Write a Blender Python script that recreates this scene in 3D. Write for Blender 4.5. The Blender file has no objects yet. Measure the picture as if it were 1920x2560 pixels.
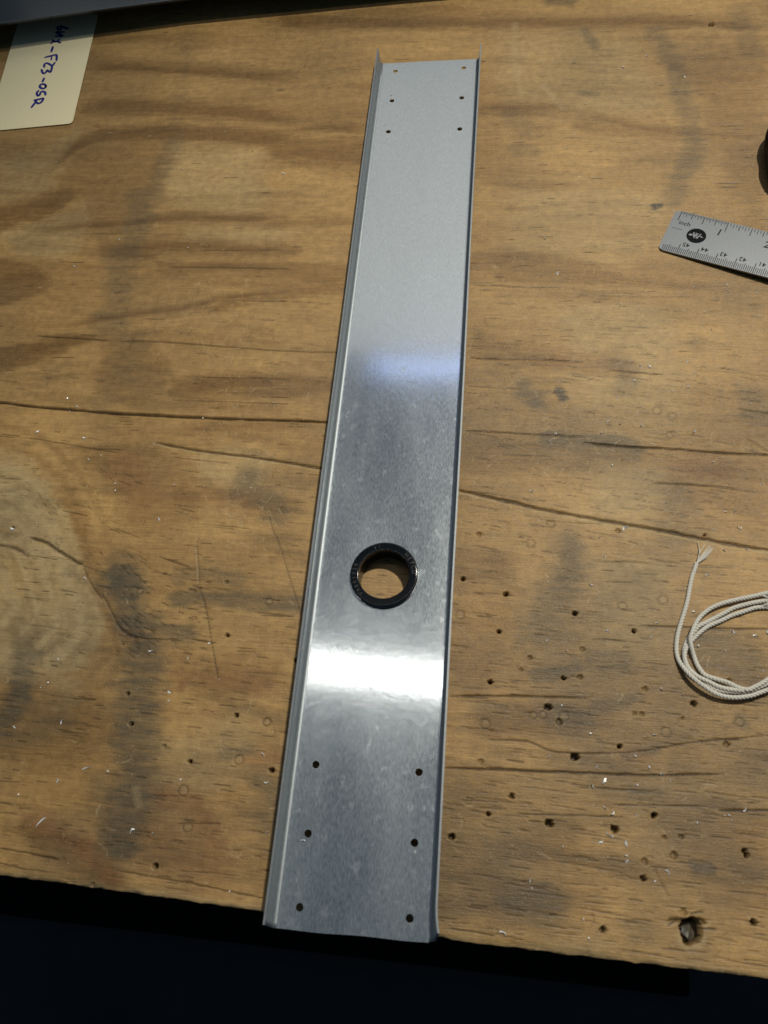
import bpy, bmesh, math, random
import numpy as np
from mathutils import Vector, Matrix

scene = bpy.context.scene
COL = scene.collection
MM = 0.001

# ------------------------------------------------------------------ camera
CAM = np.array([72.036, -466.223, 357.930])                 # millimetres
ROT = np.array([[0.98992497, 0.08109154, -0.11607200],      # rows: right, down, forward
                [0.02904905, -0.91863390, -0.39404050],
                [-0.13858102, 0.38669875, -0.91173427]])
FPX = 2000.0
cam_data = bpy.data.cameras.new('camera')
cam = bpy.data.objects.new('camera', cam_data)
COL.objects.link(cam)
m = Matrix.Identity(4)
for i in range(3):
    m[i][0] = ROT[0][i]; m[i][1] = -ROT[1][i]; m[i][2] = -ROT[2][i]; m[i][3] = CAM[i] * MM
cam.matrix_world = m
cam_data.sensor_width = 36
cam_data.lens = FPX / 2560 * 36
cam_data.clip_start = 0.01
cam_data.clip_end = 50
cam_data.dof.use_dof = True
cam_data.dof.focus_distance = 0.47
cam_data.dof.aperture_fstop = 18
scene.camera = cam

# ------------------------------------------------------------------ world
w = bpy.data.worlds.new('World'); scene.world = w; w.use_nodes = True
bg = w.node_tree.nodes['Background']
bg.inputs[0].default_value = (0.38, 0.66, 1.0, 1); bg.inputs[1].default_value = 0.075

# ------------------------------------------------------------------ lamps of the workshop (ceiling about two metres above the bench), plus an added wall glow
def look(o, loc, tgt):
    o.location = Vector(loc) * MM
    o.rotation_euler = (Vector(tgt) - Vector(loc)).to_track_quat('-Z', 'Y').to_euler()
def lamp(name, kind, loc, tgt, power, colour, **kw):
    d = bpy.data.lights.new(name, kind); d.energy = power; d.color = colour
    for k, v in kw.items(): setattr(d, k, v)
    o = bpy.data.objects.new(name, d); COL.objects.link(o); look(o, loc, tgt)
    return o
lamp('work_lamp', 'SPOT', (620, 550, 2000), (100, -255, 0), 150, (1.0, 0.955, 0.82), shadow_soft_size=0.04,
     spot_size=math.radians(29), spot_blend=1.0)
t_ = lamp('tube_lamp', 'AREA', (70, 97, 2000), (70, 97, 0), 2.5, (1.0, 0.96, 0.87), shape='RECTANGLE', size=1.36, size_y=0.046)
t_.rotation_euler.z += math.radians(-3)
lamp('far_tube_lamp', 'AREA', (205, 1225, 2000), (205, 1000, 0), 0.62, (0.45, 0.58, 1.0), shape='RECTANGLE', size=1.15, size_y=0.055)
lamp('far_wall_glow', 'AREA', (100, 1516, 1511), (100, 911, 715), 1.35, (1.0, 0.95, 0.84), shape='RECTANGLE', size=3.0, size_y=0.95,
     spread=math.radians(90))  # added emitter standing in for the pale far wall mirrored in the channel

# ------------------------------------------------------------------ exposure
scene.view_settings.view_transform = 'Standard'
scene.view_settings.look = 'None'
scene.view_settings.exposure = 0
scene.view_settings.gamma = 1

# ------------------------------------------------------------------ helpers
rng = np.random.default_rng(7)
random.seed(5)

def P(u, v, z=0.0):
    """photo pixel (1920 x 2560) -> point on the bench plane at height z, in mm"""
    d = ROT.T @ np.array([(u - 960) / FPX, (v - 1280) / FPX, 1.0])
    return CAM + d * ((z - CAM[2]) / d[2])

def C(ox, oy, pts, s=2.37):
    return [(ox + a / s, oy + b / s) for a, b in pts]

def new_obj(name, me, parent=None, mat=None):
    o = bpy.data.objects.new(name, me); COL.objects.link(o)
    if mat is not None: me.materials.append(mat)
    if parent is not None: o.parent = parent
    return o
def tag(o, label=None, cat=None, group=None, kind=None):
    if label: o['label'] = label
    if cat: o['category'] = cat
    if group: o['group'] = group
    if kind: o['kind'] = kind
    return o
def empty(name, loc=(0, 0, 0)):
    o = bpy.data.objects.new(name, None); COL.objects.link(o)
    o.location = Vector(loc) * MM; o.empty_display_size = 0.01
    return o
def mesh_from(name, verts, faces, smooth=False):
    me = bpy.data.meshes.new(name)
    me.from_pydata([tuple(float(c) * MM for c in v) for v in verts], [], faces)
    me.update()
    if smooth: me.shade_smooth()
    return me
def bm_mesh(name, bm, smooth=False):
    me = bpy.data.meshes.new(name); bm.to_mesh(me); bm.free()
    if smooth: me.shade_smooth()
    return me

class Nodes:
    def __init__(self, name):
        self.m = bpy.data.materials.new(name); self.m.use_nodes = True
        self.t = self.m.node_tree; self.b = self.t.nodes['Principled BSDF']
    def n(self, kind, **kw):
        nd = self.t.nodes.new(kind)
        for k, v in kw.items():
            if k.startswith('i_'): nd.inputs[k[2:].replace('_', ' ')].default_value = v
            else: setattr(nd, k, v)
        return nd
    def l(self, a, b): self.t.links.new(a, b)
    def coords(self, scale=(1, 1, 1), rot=(0, 0, 0), src='Object'):
        tc = self.n('ShaderNodeTexCoord'); mp = self.n('ShaderNodeMapping')
        mp.inputs['Scale'].default_value = scale; mp.inputs['Rotation'].default_value = rot
        self.l(tc.outputs[src], mp.inputs['Vector']); return mp.outputs['Vector']
    def noise(self, vec, scale, detail=4, rough=0.55):
        nd = self.n('ShaderNodeTexNoise'); nd.inputs['Scale'].default_value = scale
        nd.inputs['Detail'].default_value = detail; nd.inputs['Roughness'].default_value = rough
        self.l(vec, nd.inputs['Vector']); return nd.outputs['Fac']
    def ramp(self, fac, stops):
        r = self.n('ShaderNodeValToRGB'); e = r.color_ramp.elements
        while len(e) < len(stops): e.new(0.5)
        for el, (p, c) in zip(e, stops):
            el.position = p; el.color = (c, c, c, 1) if isinstance(c, (int, float)) else (*c, 1)
        self.l(fac, r.inputs['Fac']); return r.outputs['Color']
    def mix(self, fac, a, b, blend='MIX'):
        x = self.n('ShaderNodeMix', data_type='RGBA', blend_type=blend)
        for sock, val in ((x.inputs['Factor'], fac), (x.inputs[6], a), (x.inputs[7], b)):
            if isinstance(val, (int, float)): sock.default_value = val
            elif isinstance(val, tuple): sock.default_value = (*val, 1)
            else: self.l(val, sock)
        return x.outputs[2]
    def math(self, op, a, b=None):
        x = self.n('ShaderNodeMath', operation=op)
        for i, val in enumerate((a, b)):
            if val is None: continue
            if isinstance(val, (int, float)): x.inputs[i].default_value = val
            else: self.l(val, x.inputs[i])
        return x.outputs[0]
    def bump(self, height, strength, dist, normal=None):
        b = self.n('ShaderNodeBump'); b.inputs['Strength'].default_value = strength
        b.inputs['Distance'].default_value = dist; self.l(height, b.inputs['Height'])
        if normal is not None: self.l(normal, b.inputs['Normal'])
        return b.outputs['Normal']
    def set(self, **kw):
        for k, v in kw.items():
            s = self.b.inputs[k.replace('_', ' ')]
            if isinstance(v, (int, float)): s.default_value = v
            elif isinstance(v, tuple): s.default_value = (*v, 1)
            else: self.l(v, s)

def plain(name, col, rough=0.5, metal=0.0, var=0.15, scale=400, bump=0.0, spec=0.5):
    n = Nodes(name); v = n.coords()
    f = n.noise(v, scale, 5)
    c = n.mix(f, tuple(k * (1 - var) for k in col), tuple(min(1, k * (1 + var)) for k in col))
    n.set(Base_Color=c, Roughness=rough, Metallic=metal); n.b.inputs['Specular IOR Level'].default_value = spec
    if bump: n.set(Normal=n.bump(f, 0.5, bump))
    return n.m

# ------------------------------------------------------------------ materials
def mat_wood():
    n = Nodes('worn_plywood')
    at = n.n('ShaderNodeAttribute', attribute_name='wood_colour')
    col = at.outputs['Color']
    gr = n.coords((60, 1200, 300), (0, 0, math.radians(3)))           # fibres run along the sheet
    fib = n.noise(gr, 1.0, 6, 0.7)
    gr2 = n.coords((170, 2600, 300), (0, 0, math.radians(4)))
    pore = n.noise(gr2, 1.0, 3, 0.6)
    mott = n.noise(n.coords(), 220, 6, 0.65)
    c = n.mix(1.0, col, n.ramp(fib, [(0.28, 0.80), (0.52, 1.0), (0.74, 1.12)]), 'MULTIPLY')
    c = n.mix(1.0, c, n.ramp(pore, [(0.24, 0.60), (0.34, 1.0)]), 'MULTIPLY')
    c = n.mix(1.0, c, n.ramp(mott, [(0.3, 0.80), (0.7, 1.16)]), 'MULTIPLY')
    check = n.noise(n.coords((75, 1700, 300), (0, 0, math.radians(3.5))), 1.0, 2, 0.5)
    c = n.mix(n.ramp(check, [(0.235, 0.75), (0.275, 0.0)]), c, (0.050, 0.027, 0.011))
    # fine pale scuffs
    sc = n.noise(n.coords((1500, 260, 300), (0, 0, 0.5)), 1.0, 2, 0.5)
    c = n.mix(n.ramp(sc, [(0.70, 0.0), (0.80, 0.35)]), c, (0.50, 0.36, 0.20))
    # crumbly light flecks
    fl = n.noise(n.coords(), 900, 2, 0.5)
    c = n.mix(n.ramp(fl, [(0.69, 0.0), (0.73, 0.45)]), c, (0.60, 0.47, 0.30))
    n.set(Base_Color=c)
    n.set(Roughness=n.math('ADD', n.math('MULTIPLY', mott, 0.25), 0.30))
    n.b.inputs['Specular IOR Level'].default_value = 0.38
    h = n.math('ADD', n.math('MULTIPLY', fib, 0.7), n.math('ADD', n.math('MULTIPLY', pore, 0.5), n.math('MULTIPLY', fl, 0.5)))
    n.set(Normal=n.bump(h, 0.55, 0.0006))
    return n.m

def mat_aluminium(name='mill_aluminium', tint=1.0, rough=0.064, lobe=0.26):
    n = Nodes(name)
    brush = n.noise(n.coords((1900, 430, 1500)), 1.0, 3, 0.65)          # rolling direction = length of the strip
    blot = n.noise(n.coords((38, 11, 38)), 1.0, 6, 0.62)
    spots = n.noise(n.coords((1, 0.8, 1)), 210, 3, 0.55)
    c = n.mix(1.0, (0.60 * tint, 0.645 * tint, 0.68 * tint), n.ramp(brush, [(0.3, 0.88), (0.7, 1.10)]), 'MULTIPLY')
    n.set(Base_Color=c, Metallic=1.0)
    n.set(Roughness=n.math('ADD', n.math('MULTIPLY', brush, 0.07), rough))
    haze = n.math('ADD', n.ramp(blot, [(0.36, 0.24), (0.62, 0.46)]), n.ramp(spots, [(0.605, 0.0), (0.68, 0.19)]))
    haze = n.math('ADD', haze, n.ramp(brush, [(0.35, 0.0), (0.7, 0.20)]))
    nrm = n.bump(brush, 0.05, 0.0003)
    n.set(Normal=nrm)
    # oxide haze: part of the light is scattered instead of mirrored
    dif = n.n('ShaderNodeBsdfDiffuse'); n.l(c, dif.inputs['Color']); n.l(nrm, dif.inputs['Normal'])
    rg = n.n('ShaderNodeBsdfAnisotropic'); n.l(c, rg.inputs['Color']); rg.inputs['Roughness'].default_value = lobe; n.l(nrm, rg.inputs['Normal'])
    mx0 = n.n('ShaderNodeMixShader'); mx0.inputs[0].default_value = 0.66
    n.l(dif.outputs[0], mx0.inputs[1]); n.l(rg.outputs[0], mx0.inputs[2])
    mx = n.n('ShaderNodeMixShader'); n.l(haze, mx.inputs[0])
    n.l(n.b.outputs[0], mx.inputs[1]); n.l(mx0.outputs[0], mx.inputs[2])
    n.l(mx.outputs[0], n.t.nodes['Material Output'].inputs['Surface'])
    return n.m

M_WOOD = mat_wood()
M_ALU = mat_aluminium()
M_ALU2 = mat_aluminium('dark_reflection_aluminium', 0.22)  # dark tint puts the dark room's reflection into the plate's colour
M_BEND = mat_aluminium('bent_aluminium', 0.60, 0.46, 0.60)
M_CUT = plain('sheared_edge', (0.26, 0.275, 0.29), 0.55, 0.6, 0.3, 900)
M_RAISED = plain('raised_nylon', (0.008, 0.009, 0.010), 0.4, 0, 0.3, 900)
M_STEEL = plain('satin_steel', (0.20, 0.21, 0.22), 0.34, 0.8, 0.12, 900)
M_INK = plain('engraved_black', (0.018, 0.02, 0.022), 0.7, spec=0.2)
M_DISC = plain('etched_black', (0.008, 0.009, 0.010), 0.8, spec=0.1)
M_NYLON = plain('black_nylon', (0.004, 0.005, 0.007), 0.13, 0, 0.2, 300, 0.00001, 0.5)
M_CARD = plain('manila_card', (0.90, 0.80, 0.52), 0.75, 0, 0.06, 700, 0.00005, 0.25)
M_PEN = plain('blue_marker', (0.008, 0.014, 0.22), 0.5, 0, 0.3, 600)
M_CORD = plain('cotton_cord', (0.70, 0.67, 0.60), 0.85, 0, 0.18, 2500, 0.0002, 0.2)
M_CHIP = plain('bright_chip', (0.92, 0.93, 0.94), 0.30, 0.2, 0.1, 900)
M_RUBBER = plain('black_rubber', (0.004, 0.004, 0.005), 0.6, 0, 0.2, 300, spec=0.15)
M_GREY = plain('grey_inset', (0.035, 0.030, 0.028), 0.4)
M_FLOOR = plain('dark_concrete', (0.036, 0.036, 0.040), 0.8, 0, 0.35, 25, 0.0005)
M_SLAB = plain('black_slab', (0.006, 0.006, 0.007), 0.95, 0, 0.3, 200, 0.0005, 0.1)
M_SHOE = plain('brown_leather', (0.34, 0.20, 0.13), 0.6, 0, 0.2, 120)
M_LEG = plain('raw_timber', (0.25, 0.16, 0.08), 0.7, 0, 0.2, 60)
M_SLUG = plain('hole_slug', (0.40, 0.40, 0.36), 0.3, 0.9, 0.2, 400)
M_BRASS = plain('brass', (0.75, 0.55, 0.12), 0.3, 1.0)

# ------------------------------------------------------------------ floor
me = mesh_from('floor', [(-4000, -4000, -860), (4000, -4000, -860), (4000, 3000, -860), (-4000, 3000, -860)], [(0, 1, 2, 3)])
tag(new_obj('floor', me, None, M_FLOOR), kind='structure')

# ------------------------------------------------------------------ workbench top
EDGE = np.array([P(0, 2187), P(667, 2280), P(1220, 2362), P(1920, 2447)])
def y_edge(x):
    return np.interp(x, [-900, EDGE[0, 0], EDGE[1, 0], EDGE[2, 0], EDGE[3, 0], 900],
                     [EDGE[0, 1] + 20, EDGE[0, 1], EDGE[1, 1], EDGE[2, 1], EDGE[3, 1], EDGE[3, 1] - 12])
def steps(a, b, s0, s1=None):
    """coordinates from a to b with a step growing from s0 to s1"""
    s1 = s1 or s0; out = [a]; x = a
    while x < b:
        f = (x - a) / (b - a); x += s0 + (s1 - s0) * f; out.append(x)
    out[-1] = b
    return out
xs = np.array(steps(-700, -312, 30, 4)[:-1] + steps(-312, -135, 0.98, 0.66)[:-1] + steps(-135, 185, 0.60)[:-1]
              + steps(185, 245, 0.62, 0.9)[:-1] + steps(245, 600, 4, 30))
ts = np.array(steps(0, 3, 0.3)[:-1] + steps(3, 260, 0.36, 0.44)[:-1] + steps(260, 590, 0.44, 0.95)[:-1] + steps(590, 900, 3, 30))
NX, NT = len(xs), len(ts)
X, T = np.meshgrid(xs, ts)                                   # rows = t
Y = y_edge(X) + T

def lattice(seed, n=256):
    return np.random.default_rng(seed).random((n, n))
def vnoise(x, y, seed):
    g = lattice(seed); n = g.shape[0]
    xi = np.floor(x).astype(int); yi = np.floor(y).astype(int)
    fx = x - xi; fy = y - yi
    fx = fx * fx * (3 - 2 * fx); fy = fy * fy * (3 - 2 * fy)
    a = g[yi % n, xi % n]; b = g[yi % n, (xi + 1) % n]; c = g[(yi + 1) % n, xi % n]; d = g[(yi + 1) % n, (xi + 1) % n]
    return (a * (1 - fx) + b * fx) * (1 - fy) + (c * (1 - fx) + d * fx) * fy
def fbm(x, y, seed, octv=4, gain=0.5):
    s = 0; a = 1; t = 0
    for k in range(octv):
        s = s + a * vnoise(x * 2 ** k + 17 * k, y * 2 ** k + 31 * k, seed + k); t += a; a *= gain
    return s / t
def sstep(a, b, v):
    t = np.clip((v - a) / (b - a), 0, 1); return t * t * (3 - 2 * t)

def window(x0, x1, y0, y1):
    j0 = max(0, np.searchsorted(xs, x0) - 1); j1 = min(NX, np.searchsorted(xs, x1) + 1)
    e0 = y_edge(np.array([x0, x1]))
    i0 = max(0, np.searchsorted(ts, y0 - e0.max() - 1) - 1); i1 = min(NT, np.searchsorted(ts, y1 - e0.min() + 1) + 1)
    return slice(i0, i1), slice(j0, j1)

def seg_dist(pts, pad):
    """distance field to a world polyline, inside its padded window; also the running parameter"""
    pts = np.asarray(pts, float)[:, :2]
    sl = window(pts[:, 0].min() - pad, pts[:, 0].max() + pad, pts[:, 1].min() - pad, pts[:, 1].max() + pad)
    x = X[sl]; y = Y[sl]
    best = np.full(x.shape, 1e9); par = np.zeros(x.shape); side = np.zeros(x.shape)
    n = len(pts) - 1
    for k in range(n):
        a, b = pts[k], pts[k + 1]; d = b - a; L2 = d @ d + 1e-9
        t = np.clip(((x - a[0]) * d[0] + (y - a[1]) * d[1]) / L2, 0, 1)
        px = x - a[0] - t * d[0]; py = y - a[1] - t * d[1]
        r = np.hypot(px, py); mk = r < best
        best[mk] = r[mk]; par[mk] = ((k + t) / n)[mk]; side[mk] = (d[0] * py - d[1] * px)[mk]
    return sl, best, par, side
def W(px):                                                     # list of photo pixels -> world points
    return [P(*p)[:2] for p in px]
def smooth_line(pts, per=6):
    pts = np.asarray(pts, float)
    if len(pts) < 3: return pts
    out = []; q = np.vstack([2 * pts[0] - pts[1], pts, 2 * pts[-1] - pts[-2]])
    for k in range(1, len(q) - 2):
        for i in range(per):
            t = i / per
            out.append(0.5 * ((2 * q[k]) + (-q[k - 1] + q[k + 1]) * t + (2 * q[k - 1] - 5 * q[k] + 4 * q[k + 1] - q[k + 2]) * t * t
                              + (-q[k - 1] + 3 * q[k] - 3 * q[k + 1] + q[k + 2]) * t ** 3))
    out.append(pts[-1]); return np.array(out)

# --- base figure of the veneer
warp = (fbm(X / 70, Y / 22, 11, 3) - 0.5)
U = X + 0.09 * Y
V = Y + 0.045 * X + 16 * warp
fig = fbm(U / 130 + 5, V / 6.5, 21, 3, 0.55)                     # long soft streaks
late = sstep(0.52, 0.70, fbm(U / 210, V / 10.0, 33, 2, 0.4))      # latewood bands
fine = fbm(U / 26, V / 1.1, 44, 3, 0.6)
patch = fbm(X / 60, Y / 45, 55, 4)
far = sstep(150, 420, T)                                        # the far half is planed smooth, the near half is worn
big = fbm(U / 95 + 9, (Y + 0.05 * X) / 20, 191, 3, 0.5)
brown = 0.30 * late * (0.35 + 0.65 * far) + 0.40 * (fig - 0.5) + 0.9 * (big - 0.46) * (0.5 + 0.5 * (1 - far)) + 0.13
stain = np.zeros_like(X); dark = np.zeros_like(X); pale = np.zeros_like(X); red = np.zeros_like(X)
Z = np.zeros_like(X)

def band(px, wup, wdn, amp):
    """brown latewood band: soft on its far side, crisp on its near side (widths in mm)"""
    pts = smooth_line(np.array(W(px)))
    pts = pts[np.argsort(pts[:, 0])]
    pad = 3 * max(wup, wdn)
    sl = window(pts[0, 0] - 14, pts[-1, 0] + 14, pts[:, 1].min() - pad, pts[:, 1].max() + pad)
    x = X[sl]; y = Y[sl] + 1.6 * (fbm(x / 14, Y[sl] / 5, 71, 3) - 0.5)
    c = np.interp(x, pts[:, 0], pts[:, 1]); d = y - c
    prof = np.where(d > 0, np.exp(-(d / wup) ** 2), np.exp(-(d / wdn) ** 2))
    prof *= sstep(pts[0, 0] - 14, pts[0, 0] + 16, x) * (1 - sstep(pts[-1, 0] - 16, pts[-1, 0] + 14, x))
    prof *= 0.65 + 0.7 * fbm(x / 30, y / 2.5, 73, 3)
    brown[sl] = np.maximum(brown[sl], 1.12 * amp * prof + 0.25 * brown[sl])
def smear(px, wid, amp, field=None, tex=1.0, seed=81):
    f = stain if field is None else field
    pts = smooth_line(np.array(W(px)))
    sl, d, par, sd = seg_dist(pts, wid * 2.4)
    x = X[sl]; y = Y[sl]
    d = d + wid * 1.25 * (fbm(x / (wid * 1.3 + 3), y / (wid * 0.22 + 0.9), seed, 4, 0.6) - 0.5)
    a = amp * (1 - sstep(wid * 0.25, wid * 1.2, d)) * (1 - tex * 0.75 * fbm(x / 16, y / 2.0, seed + 5, 4, 0.6))
    f[sl] = np.maximum(f[sl], a)
def crack(px, wid, depth, amp=0.9, lip=0.0, jit=0.35):
    pts = smooth_line(np.array(W(px)))
    k = np.arange(len(pts))
    pts = pts + np.c_[np.zeros(len(pts)), jit * (rng.random(len(pts)) - 0.5)]
    sl, d, par, sd = seg_dist(pts, wid * 5 + 1)
    x = X[sl]; y = Y[sl]
    wv = wid * (0.45 + 1.1 * fbm(x / 9, y / 9, 91, 3)) * np.clip(np.minimum(par, 1 - par) * 10 + 0.25, 0, 1)
    a = np.exp(-(d / np.maximum(wv, 0.12)) ** 2)
    dark[sl] = np.maximum(dark[sl], amp * a)
    Z[sl] -= depth * a
    if lip: pale[sl] = np.maximum(pale[sl], lip * np.exp(-((d - wid * 1.9) / (wid * 0.8)) ** 2) * (sd < 0))
def hole(px, r, depth, tone=0.8, ragged=0.8):
    r = r * 0.76
    c = P(*px)
    sl = window(c[0] - 3 * r, c[0] + 3 * r, c[1] - 3 * r, c[1] + 3 * r)
    x = X[sl] - c[0]; y = Y[sl] - c[1]
    ang = np.arctan2(y, x); d = np.hypot(x, y)
    rr = r * (1 + ragged * (fbm((ang + 4) * 1.7 + c[0], d * 0.6 + c[1], 101, 3) - 0.5))
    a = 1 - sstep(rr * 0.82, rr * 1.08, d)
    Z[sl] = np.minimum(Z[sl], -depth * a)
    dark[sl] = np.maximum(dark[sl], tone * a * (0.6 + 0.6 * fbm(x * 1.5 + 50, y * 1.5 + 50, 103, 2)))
    ring = np.exp(-((d - rr * 1.35) / (rr * 0.3)) ** 2) * fbm(x / r + 20, y / r + 9, 104, 2)
    Z[sl] += 0.16 * ring; pale[sl] = np.maximum(pale[sl], 0.45 * ring)
    tail = np.exp(-(y / (0.45 * r)) ** 2) * sstep(2.8 * r, 0.8 * r, np.abs(x - 0.5 * r)) * fbm(x / r + 30, y / r * 2 + 3, 105, 2)
    dark[sl] = np.maximum(dark[sl], 0.55 * tail * (d > rr))

tan = np.zeros_like(X)
def zone(px, amp, soft, f=None, tex=0.5, seed=201, rag=1.0):
    """a patch of differently coloured wood with a soft outline feathered along the grain"""
    f = brown if f is None else f
    pts = smooth_line(np.array(W(px + px[:1])), 5)
    sl, d, par, sd = seg_dist(pts, soft * 3)
    x = X[sl]; y = Y[sl]; ins = np.zeros(x.shape, bool)
    for i in range(len(pts) - 1):
        (x1, y1), (x2, y2) = pts[i], pts[i + 1]
        if y1 == y2: continue
        ins ^= ((y1 > y) != (y2 > y)) & (x < (x2 - x1) * (y - y1) / (y2 - y1) + x1)
    s = np.where(ins, d, -d) + rag * soft * 2.2 * (fbm(x / (soft * 5), y / (soft * 0.55 + 0.6), seed, 4, 0.6) - 0.5)
    a = amp * sstep(-soft, soft, s) * (1 - tex + 2 * tex * 0.5 * (0.4 + 1.2 * fbm(x / 34, y / 2.6, seed + 7, 4, 0.6)))
    f[sl] = np.maximum(f[sl], a)
zone([(210, 365), (330, 345), (440, 350), (410, 440), (370, 545), (250, 560), (190, 500), (150, 440)], 0.62, 7)
zone([(-20, 515), (80, 500), (190, 480), (150, 530), (60, 560), (-20, 580)], 1.0, 4)
zone([(-20, 640), (60, 655), (135, 705), (70, 745), (-20, 760)], 0.85, 4)
zone([(-20, 870), (80, 850), (240, 838), (160, 880), (40, 925), (-20, 930)], 0.9, 3.5)
zone([(215, 245), (500, 258), (730, 280), (730, 315), (480, 298), (215, 290)], 0.75, 4)
zone([(215, 130), (430, 150), (720, 175), (720, 205), (420, 185), (215, 178)], 0.6, 5)
zone([(240, 315), (460, 315), (700, 325), (700, 358), (460, 350), (250, 350)], 0.9, 4)
zone([(640, 340), (760, 345), (930, 350), (920, 420), (800, 420), (690, 400)], 0.85, 5)
zone([(250, 600), (480, 600), (720, 605), (720, 645), (480, 640), (260, 645)], 0.7, 4)
zone([(300, 540), (520, 530), (720, 540), (720, 565), (500, 560), (300, 565)], 0.6, 3)
zone([(390, 655), (720, 655), (870, 660), (860, 705), (600, 690), (400, 690)], 0.7, 3.5)
zone([(470, 775), (620, 735), (860, 700), (860, 735), (680, 750), (540, 780)], 0.75, 3.5)
zone([(430, 950), (600, 930), (840, 945), (840, 985), (600, 1000), (430, 1000)], 0.8, 4)
zone([(270, 830), (390, 850), (430, 960), (340, 1010), (240, 960)], 0.6, 7)
zone([(200, 1120), (380, 1100), (470, 1170), (500, 1260), (420, 1350), (300, 1330), (250, 1240)], 0.55, 9)
zone([(480, 1200), (640, 1225), (760, 1250), (700, 1290), (540, 1260)], 0.7, 4)
zone([(520, 1650), (700, 1660), (660, 1740), (480, 1725)], 0.7, 5)
zone([(-20, 1690), (160, 1700), (300, 1760), (260, 1900), (120, 1930), (-20, 1880)], 0.7, 8)
zone([(340, 1900), (480, 1940), (560, 2060), (600, 2160), (420, 2180), (330, 2060)], 0.6, 7)
zone([(60, 2040), (200, 2095), (300, 2190), (250, 2220), (130, 2150), (40, 2080)], 0.9, 4)
zone([(700, 30), (1000, 40), (1240, 38), (1240, 72), (1000, 72), (720, 75)], 0.9, 4)
zone([(1200, 30), (1450, 45), (1700, 40), (1700, 72), (1430, 75), (1200, 70)], 0.75, 4)
zone([(1720, 130), (1920, 120), (1920, 520), (1830, 500), (1760, 330)], 0.62, 9)
zone([(1200, 255), (1400, 262), (1440, 285), (1210, 295)], 0.7, 3)
zone([(1440, 300), (1640, 310), (1900, 345), (1900, 375), (1620, 350), (1440, 330)], 0.5, 4)
zone([(1190, 625), (1400, 640), (1560, 680), (1480, 710), (1190, 680)], 0.7, 4)
zone([(1190, 820), (1380, 870), (1560, 905), (1560, 950), (1350, 930), (1180, 890)], 0.6, 5)
zone([(1150, 1080), (1380, 1100), (1340, 1180), (1140, 1170)], 0.55, 7)
zone([(1690, 1130), (1920, 1140), (1920, 1320), (1760, 1290), (1660, 1220)], 0.6, 8)
zone([(1130, 1360), (1270, 1380), (1290, 1560), (1230, 1720), (1120, 1700)], 0.6, 7)
zone([(1190, 1770), (1460, 1745), (1560, 1790), (1440, 1850), (1200, 1840)], 0.75, 6)
zone([(1330, 2040), (1440, 2050), (1460, 2140), (1340, 2160), (1290, 2100)], 0.6, 6)
zone([(1660, 2030), (1900, 2050), (1920, 2250), (1760, 2240), (1680, 2140)], 0.65, 8)
zone([(1150, 2190), (1450, 2200), (1500, 2290), (1260, 2310), (1130, 2270)], 0.5, 7)
# the pale swirl of grain round the knot, and the tan worn patches
zone([(-20, 1150), (70, 1180), (150, 1260), (195, 1350), (214, 1440), (255, 1520), (250, 1600), (180, 1680), (60, 1660), (-20, 1640)], 1.0, 3, tan, 0.2, 211)
zone([(160, 1240), (220, 1330), (250, 1450), (310, 1550), (380, 1600), (340, 1630), (270, 1560), (215, 1450), (190, 1360)], 0.75, 4)
zone([(490, 1130), (600, 1110), (680, 1140), (620, 1220), (500, 1200)], 0.6, 5, tan, 0.5, 213)
zone([(460, 560), (700, 570), (700, 605), (470, 605)], 0.5, 5, tan, 0.5, 214)
zone([(420, 350), (640, 370), (640, 520), (430, 520)], 0.6, 8, tan, 0.5, 215)
zone([(0, 400), (120, 360), (200, 330), (120, 470), (0, 510)], 0.5, 6, tan, 0.5, 216)
zone([(-10, 590), (150, 540), (220, 520), (180, 640), (60, 640)], 0.6, 6, tan, 0.5, 217)
zone([(1250, 90), (1560, 90), (1640, 260), (1500, 290), (1260, 240)], 0.5, 9, tan, 0.6, 218)
zone([(1300, 470), (1640, 480), (1600, 640), (1280, 620)], 0.45, 9, tan, 0.6, 219)
zone([(1400, 780), (1650, 780), (1700, 1050), (1500, 1080), (1420, 960)], 0.5, 9, tan, 0.6, 220)
zone([(1500, 1150), (1650, 1180), (1640, 1300), (1480, 1290)], 0.6, 7, tan, 0.6, 221)
zone([(1490, 1400), (1660, 1400), (1650, 1620), (1500, 1600)], 0.45, 9, tan, 0.6, 222)
zone([(380, 1850), (600, 1800), (640, 1900), (480, 2000), (400, 1960)], 0.55, 8, tan, 0.6, 223)
zone([(1330, 2360), (1500, 2370), (1560, 2410), (1400, 2400)], 0.6, 4, tan, 0.6, 224)
ring = np.array([(-20, 1150), (70, 1180), (150, 1260), (195, 1350), (214, 1440), (255, 1520), (250, 1600), (180, 1680)], float)
for k in range(1, 9):                                            # year rings bending round the knot
    pts = [tuple(p) for p in (ring - (-60, 1500)) * (1 - 0.088 * k) + (-60, 1500)]
    smear(pts, 1.5 + 0.9 * (k % 3), 0.55 + 0.25 * (k % 2), brown if k % 2 else pale, 0.55, 230 + k)
for k in (1, 2):
    pts = [tuple(p) for p in (ring - (-60, 1500)) * (1 + 0.13 * k) + (-60, 1500)]
    smear(pts, 3.0, 0.5, brown, 0.7, 240 + k)
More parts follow.
